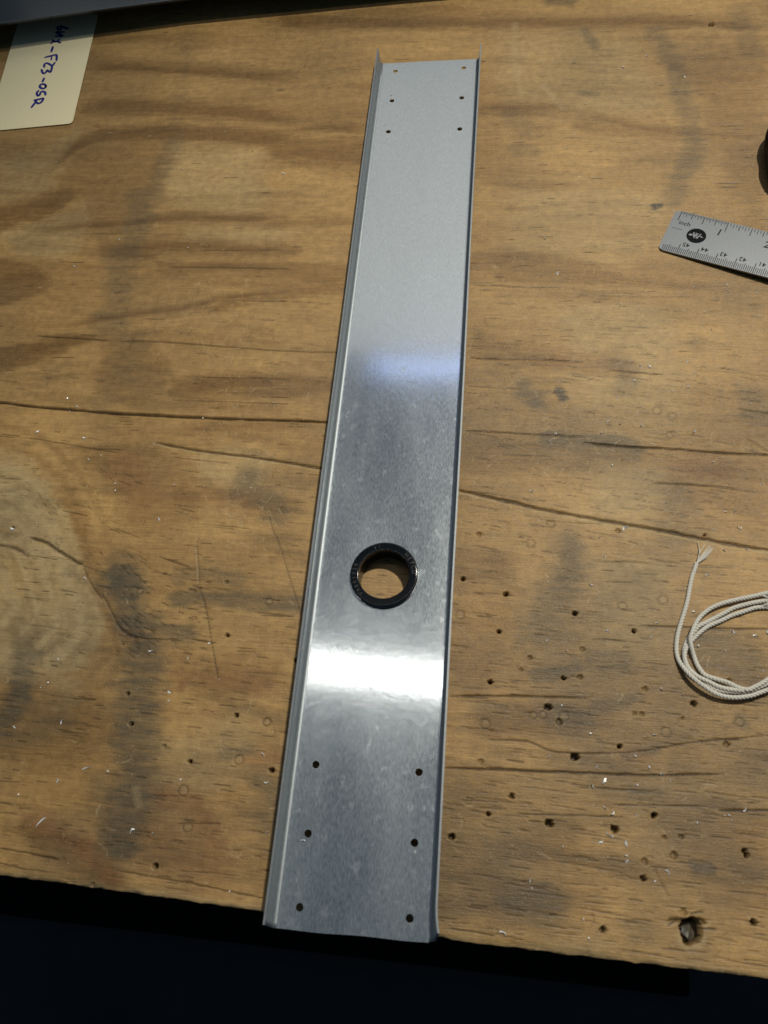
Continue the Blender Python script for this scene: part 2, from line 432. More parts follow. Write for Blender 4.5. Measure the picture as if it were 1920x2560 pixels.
# hand-placed figure: far left
B = band
B([(219, 172), (330, 172), (420, 178), (560, 190), (720, 200)], 9, 2.5, 0.75)
B([(215, 272), (360, 273), (530, 282), (720, 300)], 11, 4, 0.85)
B([(120, 430), (200, 362), (300, 338), (460, 336), (600, 345), (720, 352)], 9, 6, 0.95)
B([(-20, 548), (60, 530), (130, 510), (200, 488)], 14, 6, 0.95)
B([(110, 577), (200, 566), (340, 556), (470, 543), (700, 552)], 5, 3, 0.8)
B([(250, 628), (330, 618), (450, 614), (720, 628)], 6, 4, 0.75)
B([(390, 672), (540, 668), (720, 676)], 5, 2.5, 0.75)
B([(-20, 700), (70, 690), (132, 706)], 9, 9, 0.85)
B([(-10, 898), (60, 884), (105, 870), (236, 848)], 7, 3, 0.95)
B([(170, 815), (260, 797), (337, 785), (477, 768), (548, 748), (720, 727)], 4, 2.5, 0.75)
B([(443, 975), (560, 962), (720, 958)], 7, 5, 0.8)
B([(400, 1010), (560, 1020), (720, 1028)], 5, 3, 0.5)
B([(430, 1085), (520, 1070), (640, 1062), (800, 1066)], 6, 5, 0.6)
B([(700, 60), (820, 52), (1010, 62), (1240, 58)], 7, 3, 0.85)
B([(720, 330), (820, 320), (930, 330)], 8, 3, 0.75)
B([(710, 380), (830, 395), (930, 400)], 8, 4, 0.85)
B([(720, 560), (820, 555), (900, 560)], 6, 3, 0.6)
B([(720, 690), (800, 700), (880, 700)], 6, 3, 0.75)
# right side
B([(1200, 52), (1330, 58), (1430, 62), (1640, 56), (1900, 70)], 8, 3, 0.8)
B([(1195, 272), (1310, 273), (1420, 270)], 6, 3, 0.75)
B([(1440, 290), (1520, 302), (1640, 326), (1760, 336), (1920, 345)], 5, 3, 0.6)
B([(1200, 455), (1330, 466), (1440, 468)], 5, 3, 0.55)
B([(1200, 640), (1330, 645), (1420, 650)], 6, 3, 0.6)
B([(1200, 690), (1400, 700), (1580, 706), (1800, 722)], 6, 4, 0.55)
B([(1210, 850), (1330, 905), (1480, 930), (1560, 940)], 8, 3, 0.55)
B([(1640, 160), (1760, 190), (1920, 195)], 9, 6, 0.6)
# knot swirl at the left
for pts, wd, am in (([(20, 1370), (45, 1420), (72, 1500), (95, 1580), (105, 1660)], 3.0, 0.8),
                    ([(-5, 1400), (18, 1470), (35, 1560), (40, 1640)], 4.0, 0.7),
                    ([(128, 1432), (142, 1500), (152, 1570), (160, 1620)], 2.2, 0.7),
                    ([(70, 1480), (88, 1540), (100, 1600)], 2.0, 0.6),
                    ([(215, 1440), (248, 1510), (282, 1580), (300, 1640)], 3.5, 0.5),
                    ([(180, 1230), (205, 1310), (230, 1400), (262, 1490)], 4.5, 0.4)):
    smear(pts, wd * 0.9, min(1, am * 1.35), brown, 0.35, 83)
smear([(100, 1230), (60, 1180), (-10, 1150)], 9, 0.5, pale, 0.8, 84)
smear([(20, 1225), (70, 1275), (110, 1330)], 5, 0.45, pale, 0.9, 84)
# reddish, resin-rich wood
smear([(300, 1160), (335, 1200), (360, 1250)], 11, 0.46, red, 0.6)
smear([(450, 1235), (540, 1240), (620, 1262)], 6, 0.31, red, 0.6)
smear([(85, 2045), (170, 2095), (240, 2140), (285, 2205)], 6, 0.53, red, 0.5)
smear([(440, 1690), (560, 1700), (660, 1712)], 5, 0.37, red, 0.6)
smear([(400, 1985), (470, 2010), (520, 2070), (540, 2110)], 7, 0.37, red, 0.6)
smear([(300, 2080), (400, 2120), (520, 2170)], 14, 0.25, red, 0.6)
smear([(1560, 915), (1480, 905), (1400, 890)], 7, 0.31, red, 0.6)
smear([(1720, 1160), (1800, 1170)], 10, 0.31, red, 0.6)
smear([(1560, 1885), (1600, 1890)], 5, 0.31, red, 0.5)
smear([(620, 1890), (690, 1895)], 5, 0.37, red, 0.5)
smear([(-20, 1230), (60, 1290), (130, 1380), (165, 1480), (180, 1560)], 17, 0.30, pale, 0.8, 85)
smear([(20, 1650), (120, 1680), (170, 1720)], 10, 0.3, pale, 0.8, 86)
smear([(455, 1715), (452, 1718)], 2.5, 0.56, red, 0.1)
# grey stains
S = smear
S([(432, 360), (405, 430), (375, 500)], 9, 0.42)
S([(365, 490), (330, 590), (305, 680), (290, 760), (272, 805)], 13, 0.48)
S([(470, 80), (455, 210), (440, 320)], 7, 0.20)
S([(330, 860), (300, 930), (250, 1010)], 14, 0.30)
S([(620, 1200), (660, 1240), (690, 1275)], 9, 0.62)
S([(595, 1230), (640, 1225)], 6, 0.55)
S([(440, 1498), (540, 1500), (640, 1503), (760, 1512)], 5.5, 0.68)
S([(450, 1440), (500, 1430), (600, 1448)], 5, 0.5)
S([(300, 1430), (318, 1500), (335, 1560)], 11, 0.98)
S([(335, 1530), (400, 1565), (460, 1590)], 8, 0.75)
S([(300, 1400), (320, 1440)], 8, 0.5)
S([(330, 1500), (380, 1560), (440, 1600)], 8, 0.55)
S([(350, 1630), (345, 1760), (340, 1900), (320, 2000), (300, 2080)], 14, 0.88)
S([(400, 1765), (350, 1775)], 4, 0.5)
S([(66, 1625), (55, 1700), (35, 1780), (-10, 1810)], 9, 0.9)
S([(150, 1800), (90, 1830), (20, 1840)], 9, 0.45)
S([(250, 1960), (280, 2010), (300, 2070)], 9, 0.5)
S([(135, 2050), (190, 2075)], 9, 0.35)
S([(560, 1878), (620, 1876)], 4, 0.55)
S([(200, 1445), (170, 1425)], 4, 0.45)
S([(290, 1690), (400, 1690)], 6, 0.35)
S([(655, 1960), (690, 1990), (670, 2080)], 9, 0.45)
S([(250, 2130), (300, 2150)], 7, 0.35)
S([(1640, 80), (1680, 150), (1700, 230), (1720, 290)], 8, 0.50)
S([(1720, 290), (1738, 350), (1730, 400), (1700, 440), (1685, 500)], 8, 0.52)
S([(1880, 130), (1850, 30)], 9, 0.3)
S([(1460, 75), (1480, 100), (1488, 118)], 4.5, 0.55)
S([(1375, 5), (1425, 8)], 5, 0.65)
S([(1285, 290), (1320, 330)], 9, 0.32)
S([(1290, 375), (1335, 385)], 6, 0.36)
S([(1455, 232), (1490, 236)], 3.5, 0.45)
S([(1310, 975), (1335, 990), (1338, 1005)], 7, 0.62, None, 0.4)
S([(1398, 978), (1408, 995)], 3, 0.8, None, 0.3)
S([(1375, 1098), (1440, 1098), (1520, 1108), (1585, 1122)], 6, 0.72)
S([(1540, 900), (1570, 930), (1560, 960)], 8, 0.42)
S([(1740, 855), (1750, 870)], 5, 0.35)
S([(1870, 985), (1880, 1030), (1920, 1030)], 8, 0.42)
S([(1425, 1365), (1430, 1420), (1395, 1470)], 10, 0.70)
S([(1395, 1470), (1360, 1520), (1345, 1580)], 11, 0.58)
S([(1330, 1500), (1310, 1600)], 8, 0.35)
S([(1690, 1230), (1700, 1290), (1690, 1330)], 11, 0.38)
S([(1790, 1610), (1840, 1640), (1860, 1690)], 14, 0.62)
S([(1480, 1640), (1560, 1660)], 6, 0.50)
S([(1340, 1692), (1400, 1680), (1440, 1668)], 4, 0.60)
S([(1380, 1785), (1430, 1795), (1445, 1800)], 7, 0.60)
S([(1490, 1768), (1540, 1758), (1590, 1740)], 4, 0.55)
S([(1200, 1772), (1260, 1778)], 5, 0.50)
S([(1275, 2245), (1330, 2252), (1385, 2255)], 8, 0.72)
S([(1570, 1884), (1640, 1872)], 3.5, 0.6)
S([(1580, 1975), (1640, 1980)], 3.5, 0.5)
S([(1740, 2170), (1775, 2175)], 3.5, 0.7)
S([(1830, 2150), (1920, 2180)], 6, 0.45)
S([(1590, 2340), (1620, 2350)], 7, 0.42)
S([(1260, 2100), (1300, 2140)], 12, 0.3)
S([(1850, 1800), (1860, 1812)], 3, 0.6)
S([(1650, 515), (1638, 517)], 2.6, 0.95, None, 0.2)
# the pale crescents of old glue
for pts in ([(1288, 60), (1285, 130), (1298, 200), (1305, 235)], [(1360, 215), (1395, 255), (1410, 270)], [(600, 440), (575, 470)],
            [(340, 1975), (345, 2010)]):
    smear(pts, 2.6, 0.28, pale, 0.4, 88)

# cracks and splits
K = crack
K([(-30, 1003), (0, 1006), (90, 1017), (190, 1026), (300, 1034), (400, 1039), (550, 1046), (700, 1051), (850, 1056)], 0.62, 1.4, 0.95)
K([(93, 840), (190, 846), (274, 852)], 0.34, 0.5, 0.85)
K([(285, 852), (405, 855), (550, 866), (700, 877), (860, 882)], 0.30, 0.5, 0.75)
K([(388, 1106), (485, 1125), (590, 1138), (700, 1154), (830, 1176)], 0.58, 0.8, 0.75, 0.5)
K([(426, 1142), (500, 1151), (574, 1159)], 0.22, 0.3, 0.7)
K([(0, 1085), (50, 1090)], 0.3, 0.4, 0.75)
K([(60, 1093), (140, 1106), (230, 1122), (295, 1132)], 0.28, 0.3, 0.7)
K([(430, 1000), (560, 1005), (720, 1010)], 0.24, 0.3, 0.6)
K([(477, 942), (720, 948)], 0.22, 0.3, 0.6)
K([(405, 625), (560, 626), (720, 624)], 0.26, 0.3, 0.65)
K([(422, 667), (720, 671)], 0.25, 0.3, 0.65)
K([(548, 752), (720, 754)], 0.25, 0.3, 0.65)
K([(700, 752), (830, 760)], 0.25, 0.3, 0.6)
K([(170, 586), (300, 584), (465, 586)], 0.24, 0.3, 0.6)
K([(-5, 950), (45, 955)], 0.24, 0.3, 0.6)
K([(1135, 1222), (1220, 1242), (1290, 1258), (1359, 1274), (1470, 1295), (1570, 1312), (1660, 1328), (1747, 1345), (1830, 1361), (1940, 1378)], 0.72, 0.9, 0.8, 0.6)
K([(1180, 711), (1220, 714), (1310, 717), (1397, 719)], 0.3, 0.4, 0.75)
K([(1490, 739), (1600, 742), (1743, 743)], 0.22, 0.3, 0.6)
K([(1170, 893), (1220, 897), (1340, 899), (1456, 905)], 0.34, 0.5, 0.8)
K([(1515, 925), (1580, 930), (1650, 937)], 0.3, 0.4, 0.8)
K([(1170, 965), (1220, 968), (1300, 972)], 0.26, 0.3, 0.7)
K([(1160, 1076), (1220, 1079), (1330, 1085), (1456, 1092)], 0.34, 0.5, 0.8)
K([(1452, 1106), (1570, 1116), (1680, 1122), (1800, 1132), (1935, 1138)], 0.5, 0.9, 0.92)
K([(1256, 1136), (1380, 1142)], 0.24, 0.3, 0.7)
K([(1625, 1208), (1730, 1212), (1849, 1222)], 0.34, 0.5, 0.8)
K([(1845, 1022), (1935, 1036)], 0.35, 0.5, 0.8)
K([(1600, 1565), (1760, 1570), (1935, 1574)], 0.32, 0.5, 0.85)
K([(1150, 1739), (1220, 1740), (1340, 1742), (1465, 1745)], 0.36, 0.6, 0.85)
K([(1511, 1405), (1570, 1405), (1625, 1408)], 0.26, 0.4, 0.8)
K([(1515, 1454), (1590, 1458)], 0.24, 0.3, 0.7)
K([(1370, 1302), (1510, 1311)], 0.24, 0.3, 0.6)
K([(1220, 1850), (1317, 1854), (1380, 1879), (1482, 1884), (1600, 1879), (1726, 1858), (1935, 1838)], 0.32, 0.5, 0.75)
K([(1110, 1920), (1220, 1923), (1350, 1929), (1473, 1933), (1620, 1938), (1810, 1936)], 0.42, 0.8, 0.95)
K([(1265, 1900), (1310, 1906)], 0.3, 0.4, 0.8)
K([(1287, 2035), (1431, 2039), (1557, 2043)], 0.26, 0.4, 0.8)
K([(1440, 1968), (1640, 1980)], 0.28, 0.4, 0.75)
K([(1532, 2012), (1768, 2016)], 0.28, 0.4, 0.8)
K([(1794, 2028), (1935, 2026)], 0.34, 0.5, 0.9)
K([(1150, 2000), (1330, 2010)], 0.2, 0.3, 0.6)
K([(1110, 1555), (1180, 1560)], 0.22, 0.3, 0.6)
K([(1120, 1740), (1220, 1744)], 0.3, 0.4, 0.8)
K([(1120, 2322), (1170, 2328), (1240, 2342)], 0.3, 0.4, 0.8)
# knot split, chipped-out veneer
K([(-5, 1362), (40, 1372), (72, 1393)], 0.7, 0.6, 0.6)
K([(72, 1343), (114, 1356), (140, 1374), (169, 1392), (190, 1405), (207, 1412)], 0.7, 1.3, 0.8)
K([(207, 1412), (216, 1436), (224, 1453), (253, 1495), (258, 1490), (287, 1546), (308, 1575), (350, 1594), (422, 1599), (460, 1605)], 0.26, 0.5, 0.72)
K([(287, 1555), (310, 1582), (345, 1598)], 0.4, 0.6, 0.7)
K([(209, 1415), (262, 1432)], 0.24, 0.3, 0.7)
K([(156, 1276), (220, 1290)], 0.3, 0.4, 0.7)
K([(400, 1393), (475, 1418)], 0.3, 0.4, 0.75)
K([(285, 1320), (350, 1345)], 0.24, 0.3, 0.6)
smear([(66, 1388), (85, 1376), (120, 1378), (160, 1396)], 3.0, 0.55, pale, 0.3, 87)
smear([(30, 1345), (52, 1358), (70, 1375)], 2.4, 0.4, pale, 0.4, 87)
smear([(195, 1420), (210, 1460), (235, 1510), (262, 1560)], 2.2, 0.25, pale, 0.5, 87)
# knife scores
K([(491, 1360), (496, 1410), (498, 1462)], 0.34, 0.2, 0.35, 0.5)
K([(495, 1462), (513, 1512), (527, 1588), (546, 1700)], 0.26, 0.12, 0.8)
K([(671, 1284), (685, 1330), (702, 1372), (760, 1560)], 0.24, 0.10, 0.7)
K([(0, 2121), (70, 2133), (148, 2150)], 0.28, 0.5, 0.8)
K([(291, 2176), (380, 2192), (472, 2208), (560, 2226), (658, 2246)], 0.28, 0.5, 0.75)
K([(384, 1988), (505, 1991)], 0.22, 0.3, 0.65)
K([(438, 2058), (553, 2058)], 0.22, 0.3, 0.65)
K([(180, 1746), (240, 1749)], 0.4, 0.4, 0.8)
K([(1865, 1095), (1925, 1130)], 0.3, 0.4, 0.5)
K([(1635, 2170), (1665, 2230), (1672, 2240)], 0.26, 0.3, 0.5)
K([(1690, 2302), (1740, 2300), (1760, 2305)], 0.6, 0.8, 0.6)
# short open checks scattered along the grain
def dash(x, y, L, wd, amp, ang):
    a = np.array([x, y]); d = np.array([math.cos(ang), math.sin(ang)]) * L / 2
    sl, dd, par, sd = seg_dist([a - d, a + d * 0.1 + np.array([0, 0.15]), a + d], 2.0)
    g = np.exp(-(dd / wd) ** 2) * np.clip(np.minimum(par, 1 - par) * 6, 0, 1)
    dark[sl] = np.maximum(dark[sl], amp * g); Z[sl] -= 0.25 * g
n_d = 0
while n_d < 1650:
    u, v = rng.uniform(-10, 1930), rng.uniform(20, 2440)
    right = u > 1000
    keep = (0.25 + 0.75 * min(1, max(0, (v - 250) / 700))) if right else 0.22 + 0.45 * min(1, max(0, (v - 700) / 600))
    if rng.random() > keep: continue
    x, y, _ = P(u, v)
    if y < y_edge(np.array([x]))[0] + 3: continue
    slope = -0.05 - (0.12 if right and 900 < v < 1400 else 0.0) - (0.25 * max(0, 1 - abs(u - 330) / 250) if 1150 < v < 1700 and not right else 0)
    dash(x, y, rng.uniform(2, 6) + rng.exponential(4), rng.uniform(0.12, 0.27), rng.uniform(0.35, 0.85), slope + rng.normal(0, 0.03))
    n_d += 1
for _ in range(90):                                             # torn fibres round the knot
    u = rng.uniform(290, 520); v = rng.uniform(1380, 1640)
    x, y, _z = P(u, v)
    dash(x, y, rng.uniform(2, 7), rng.uniform(0.16, 0.3), rng.uniform(0.5, 0.9), -0.55 * max(0, 1 - (u - 290) / 200) - 0.1 + rng.normal(0, 0.05))
for _ in range(40):
    u = rng.uniform(40, 290); v = rng.uniform(1160, 1420)
    x, y, _z = P(u, v)
    dash(x, y, rng.uniform(1.5, 5), rng.uniform(0.16, 0.26), rng.uniform(0.4, 0.75), -0.65 + rng.normal(0, 0.1))
# short pale scratches and dents
for kk in range(900):
    u, v = (rng.uniform(0, 1920), rng.uniform(200, 2400)) if kk < 420 else (rng.normal(590, 80), rng.uniform(700, 1400)) if kk < 680 else (rng.normal(1450, 150), rng.uniform(650, 1350))
    x, y, _z = P(u, v); an = rng.uniform(0, math.pi); L = rng.uniform(1.5, 6)
    d = np.array([math.cos(an), math.sin(an)]) * L / 2; bend = np.array([-d[1], d[0]]) * rng.uniform(-0.5, 0.5)
    sl, dd, par, sd = seg_dist([np.array([x, y]) - d, np.array([x, y]) + bend, np.array([x, y]) + d], 1.5)
    g = np.exp(-(dd / rng.uniform(0.18, 0.28)) ** 2)
    if rng.random() < (0.6 if kk < 420 else 0.85): pale[sl] = np.maximum(pale[sl], rng.uniform(0.25, 0.6) * g)
    else: dark[sl] = np.maximum(dark[sl], rng.uniform(0.2, 0.45) * g)
    Z[sl] -= 0.12 * g

# drilled holes (pixel, radius mm, depth mm, darkness)
HOLES = [(C(1220, 1200, [q])[0], r) for q, r in (
    ((105, 675), 1.5), ((515, 790), 1.5), ((65, 897), 1.3), ((865, 893), 1.3), ((250, 1052), 1.4), ((195, 1123), 1.3),
    ((15, 1195), 1.3), ((447, 1172), 1.3), ((545, 1167), 1.5), ((560, 1003), 1.5), ((930, 1238), 1.5), ((770, 300), 1.6),
    ((355, 1345), 2.0), ((422, 1432), 1.8), ((870, 1383), 1.2), ((912, 1385), 1.4), ((1220, 1325), 1.7), ((780, 1577), 1.4),
    ((1415, 1565), 1.7), ((515, 1640), 2.2), ((1155, 1412), 0.9), ((1285, 325), 0.9), ((1430, 1185), 1.2))]
HOLES += [(C(1220, 1860, [q])[0], r) for q, r in (
    ((140, 308), 1.5), ((365, 470), 2.0), ((750, 505), 2.0), ((985, 422), 1.6), ((1045, 552), 1.2), ((1145, 548), 1.4),
    ((1100, 660), 1.9), ((930, 695), 1.8), ((920, 797), 1.5), ((1520, 632), 1.4), ((1535, 662), 1.4), ((1575, 1055), 1.6), ((680, 1098), 1.5),
    ((1160, 998), 1.8))]
HOLES += [(C(600, 1860, [q])[0], r) for q, r in (((1425, 103), 1.6), ((1255, 550), 1.8), ((1470, 412), 1.3), ((185, 155), 1.5))]
HOLES += [(C(600, 1200, [q])[0], r) for q, r in (((1415, 322), 1.6), ((1320, 585), 1.4), ((335, 1068), 1.4), ((290, 1500), 0.9))]
HOLES += [(C(0, 1200, [q])[0], r) for q, r in (((1340, 605), 1.4), ((1345, 920), 1.4), ((755, 1265), 1.3), ((778, 1445), 1.5),
                                             ((1400, 1395), 1.4), ((970, 1580), 1.6), ((530, 925), 0.5), ((75, 285), 1.0))]
HOLES += [(C(0, 1860, [q])[0], r) for q, r in (((1125, 103), 1.4), ((920, 725), 1.8), ((545, 833), 1.3), ((1610, 155), 1.4))]
HOLES += [((1779, 61), 2.2), ((760, 165), 0.7)]
for px, r in HOLES:
    if rng.random() < 0.4 and r < 2: hole(px, r, rng.uniform(0.6, 1.4), rng.uniform(0.3, 0.6))
    else: hole(px, r, 3.2 + 1.5 * rng.random(), rng.uniform(0.7, 0.95))
for q in C(1220, 1200, [(795, 748), (325, 1393), (265, 1395), (1490, 1435), (445, 1405), (1035, 712), (1055, 1495), (250, 375), (370, 260)]) + \
        C(600, 1200, [(155, 1435), (1450, 1445), (1300, 800)]) + C(0, 1200, [(825, 660), (1580, 1435), (1590, 720), (345, 365)]) + \
        C(0, 1860, [(1085, 275), (1415, 95), (1110, 492)]) + C(1220, 600, [(1000, 1010), (1090, 1045), (1075, 1155)]):
    c = P(*q); r = rng.uniform(1.5, 2.1)                        # pressed rings and filled holes
    sl = window(c[0] - 4, c[0] + 4, c[1] - 4, c[1] + 4)
    d = np.hypot(X[sl] - c[0], Y[sl] - c[1]); g = np.exp(-((d - r) / 0.32) ** 2)
    dark[sl] = np.maximum(dark[sl], 0.55 * g * (0.4 + fbm(X[sl] / 2, Y[sl] / 2, 120, 2))); Z[sl] -= 0.3 * g
    pale[sl] = np.maximum(pale[sl], 0.14 * (d < r - 0.3))
# the large splintered hole near the front edge
c = P(1728, 2328); sl = window(c[0] - 12, c[0] + 12, c[1] - 12, c[1] + 12)
x = X[sl] - c[0]; y = Y[sl] - c[1]; d = np.hypot(x, y * 0.92)
rr = 4.4 * (1 + 0.5 * (fbm(np.arctan2(y, x) * 1.5 + 9, d * 0.2 + 3, 131, 3) - 0.5))
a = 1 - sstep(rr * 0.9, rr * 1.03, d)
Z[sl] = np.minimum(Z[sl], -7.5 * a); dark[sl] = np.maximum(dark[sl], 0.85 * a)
pale[sl] = np.maximum(pale[sl], 0.4 * np.exp(-((d - rr * 1.25) / 0.9) ** 2) * (y < 0))
for an in (0.2, 2.8, 1.2): dash(c[0] + 7 * math.cos(an), c[1] + 7 * math.sin(an), 6, 0.4, 0.8, an * 0.2)
crack([(1670, 2302), (1700, 2300), (1745, 2302), (1765, 2308)], 0.7, 1.0, 0.75, 0.5)

# worn, chipped front edge
chip = fbm(X / 9 + 3, T / 3, 141, 4, 0.6)
low = 1.6 + 2.2 * np.clip(fbm(X / 22, T * 0 + 0.5, 143, 3) - 0.45, 0, 1) * 4
Z -= np.clip(low - T, 0, None) ** 2 / (2.2 * low) * (0.4 + chip)
pale = np.maximum(pale, 0.55 * sstep(3.2, 0.4, T) * chip * 1.4)
dark = np.maximum(dark, 0.6 * sstep(1.6, 0.0, T) * sstep(0.45, 0.7, fbm(X / 6, T / 2, 147, 3)))
Yj = Y + np.where(T < 2.5, 0.9 * (fbm(X / 5, Y * 0 + 1, 151, 4) - 0.5) * (1 - T / 2.5), 0)
# gentle relief of raised grain
Z += 0.10 * (fine - 0.5) + 0.25 * (patch - 0.5) * sstep(0, 8, T)

# --- albedo of the wood itself
br = np.clip(brown * (1 - 0.55 * np.clip(tan, 0, 1)), 0, 1)[..., None]
pale_c = np.array([0.448, 0.272, 0.100]); brown_c = np.array([0.222, 0.120, 0.037])
grey_c = np.array([0.078, 0.067, 0.045]); red_c = np.array([0.235, 0.098, 0.036])
dark_c = np.array([0.022, 0.013, 0.006]); raw_c = np.array([0.50, 0.37, 0.20])
tn = np.clip(tan, 0, 1)[..., None]
colr = (pale_c * (1 - tn) + np.array([0.46, 0.325, 0.150]) * tn) * (1 - br) + brown_c * br
colr = colr * (0.86 + 0.28 * fine)[..., None] * (0.72 + 0.56 * patch)[..., None]
tone = (0.26 * np.clip(fbm(X / 38 + 7, Y / 30, 161, 4) - 0.42, 0, 1) * 4)[..., None] * (1 - 0.7 * far[..., None])   # greyed by handling
dirt = sstep(0.50, 0.78, 0.6 * fbm(U / 75 + 3, V / 9.0, 181, 4, 0.6) + 0.4 * fbm(X / 30, Y / 22, 183, 4)) * (0.75 - 0.35 * far)
colr = colr * (1 - 0.55 * dirt)[..., None]
colr = colr * (1 - tone) + np.array([0.12, 0.092, 0.060]) * tone
for f, cc in ((red, red_c), (stain, grey_c), (pale, raw_c), (dark, dark_c)):
    f = np.clip(f * (1.2 if f is stain else 1), 0, 0.92)[..., None]; colr = colr * (1 - f) + cc * f

verts = np.stack([X, Yj, Z], -1).reshape(-1, 3)
cols = colr.reshape(-1, 3)
# plies on the front face
n_ply = 11
zs = np.linspace(-1.2, -18.0, n_ply)
for k in range(n_ply):
    row = np.stack([xs, Yj[0] - 0.02 + 0.25 * (vnoise(xs / 4, xs * 0 + k, 171) - 0.5), np.full(NX, zs[k])], -1)
    row[:, 2] += Z[0] * (1 - k / (n_ply - 1))
    verts = np.vstack([verts, row])
    pc = np.array([0.30, 0.19, 0.09]) if (k // 2) % 2 else np.array([0.15, 0.085, 0.04])
    cols = np.vstack([cols, pc * (0.8 + 0.4 * vnoise(xs / 6, xs * 0 + k * 3.3, 172))[:, None]])
idx = np.arange(NX * NT).reshape(NT, NX)
q = np.stack([idx[:-1, :-1], idx[:-1, 1:], idx[1:, 1:], idx[1:, :-1]], -1).reshape(-1, 4)
ridx = np.vstack([idx[:1], np.arange(NX * NT, NX * (NT + n_ply)).reshape(n_ply, NX)])
q2 = np.stack([ridx[1:, :-1], ridx[1:, 1:], ridx[:-1, 1:], ridx[:-1, :-1]], -1).reshape(-1, 4)
faces = np.vstack([q, q2]).astype(np.int32)
me = bpy.data.meshes.new('tabletop')
me.vertices.add(len(verts)); me.vertices.foreach_set('co', (verts * MM).astype(np.float32).ravel())
me.loops.add(faces.size); me.loops.foreach_set('vertex_index', faces.ravel())
me.polygons.add(len(faces)); me.polygons.foreach_set('loop_start', np.arange(0, faces.size, 4, dtype=np.int32))
me.update(calc_edges=True)
ca = me.color_attributes.new('wood_colour', 'FLOAT_COLOR', 'POINT')
ca.data.foreach_set('color', np.c_[cols, np.ones(len(cols))].astype(np.float32).ravel())
me.shade_smooth()
bench = tag(empty('workbench', (0, 0, -860)), 'worn plywood workbench top with cracks, grey stains and drilled holes', 'workbench')
top = new_obj('tabletop', me, bench, M_WOOD); top.location = (0, 0, 0.86)
def box(name, x0, x1, y0, y1, z0, z1, mat, parent):
    bm = bmesh.new(); bmesh.ops.create_cube(bm, size=1)
    for v in bm.verts: v.co = Vector(((x0 + x1) / 2 + v.co.x * (x1 - x0), (y0 + y1) / 2 + v.co.y * (y1 - y0), (z0 + z1) / 2 + v.co.z * (z1 - z0))) * MM
    bmesh.ops.bevel(bm, geom=bm.edges[:], offset=2 * MM, segments=2, affect='EDGES')
    return new_obj(name, bm_mesh(name, bm), parent, mat)
for lx in (-650, 460):
    for ly in (-380, 300):
        box('leg', lx, lx + 90, ly, ly + 90, 0, 838, M_LEG, bench)
def zero(o): return o

# ------------------------------------------------------------------ aluminium channel
TH = math.radians(1.45)
CT, ST = math.cos(TH), math.sin(TH)
def chan(x, s, z):
    """channel frame: x across, s down its length from the far end, z above the web's underside -> bench mm"""
    return (x, -s * CT + z * ST, s * ST + z * CT)
LEN = 498.6
chanM = Matrix(((1, 0, 0, 0), (0, CT, ST, 0), (0, -ST, CT, 0), (0, 0, 0, 1)))   # maps (x, -s, z)
W0, W1, TK, HF = -8.4, 51.4, 0.8, 10.8
S0 = 8.0                                                        # first hole row below the far end
HP, HS, HD = 43.6, 27.086, 428.094
def y_end_near(x): return 498.5 + (x - W0) * -0.010
circ = []
for k in range(3):
    for base in (0, HD):
        for hx in (0, HP): circ.append((hx, S0 + base + k * HS, 1.55 if base else 1.5))
GX, GS, GR = 21.9, 350.6, 13.9
cu = bpy.data.curves.new('web_outline', 'CURVE'); cu.dimensions = '2D'; cu.fill_mode = 'BOTH'; cu.extrude = TK / 2 * MM
def poly(pts):
    sp = cu.splines.new('POLY'); sp.points.add(len(pts) - 1); sp.use_cyclic_u = True
    for p, c in zip(sp.points, pts): p.co = (c[0] * MM, -c[1] * MM, 0, 1)
edge_far = [(W0 + (W1 - W0) * t, 0.15 * math.sin(9 * t)) for t in np.linspace(0, 1, 13)]
edge_near = [(W1 + (W0 - W1) * t, y_end_near(W1 + (W0 - W1) * t) + 0.18 * math.sin(11 * t)) for t in np.linspace(0, 1, 13)]
poly(edge_far + edge_near)
for hx, hs, r in circ:
    poly([(hx + r * (1 + 0.05 * math.sin(3 * a + hs)) * math.cos(a), hs + r * math.sin(a)) for a in np.linspace(0, 2 * math.pi, 25)[:-1]])
poly([(GX + GR * math.cos(a), GS + GR * math.sin(a)) for a in np.linspace(0, 2 * math.pi, 65)[:-1]])
poly([(-0.9 + 0.45 * math.cos(a), 30.5 + 0.45 * math.sin(a)) for a in np.linspace(0, 2 * math.pi, 9)[:-1]])
tmp = bpy.data.objects.new('tmp', cu); COL.objects.link(tmp)
dg = bpy.context.evaluated_depsgraph_get()
wm = bpy.data.meshes.new_from_object(tmp.evaluated_get(dg))
bpy.data.objects.remove(tmp)
bm = bmesh.new(); bm.from_mesh(wm)
for v in bm.verts: v.co.z += TK / 2 * MM
bmesh.ops.remove_doubles(bm, verts=bm.verts[:], dist=1e-6)
for f in bm.faces: f.smooth = False
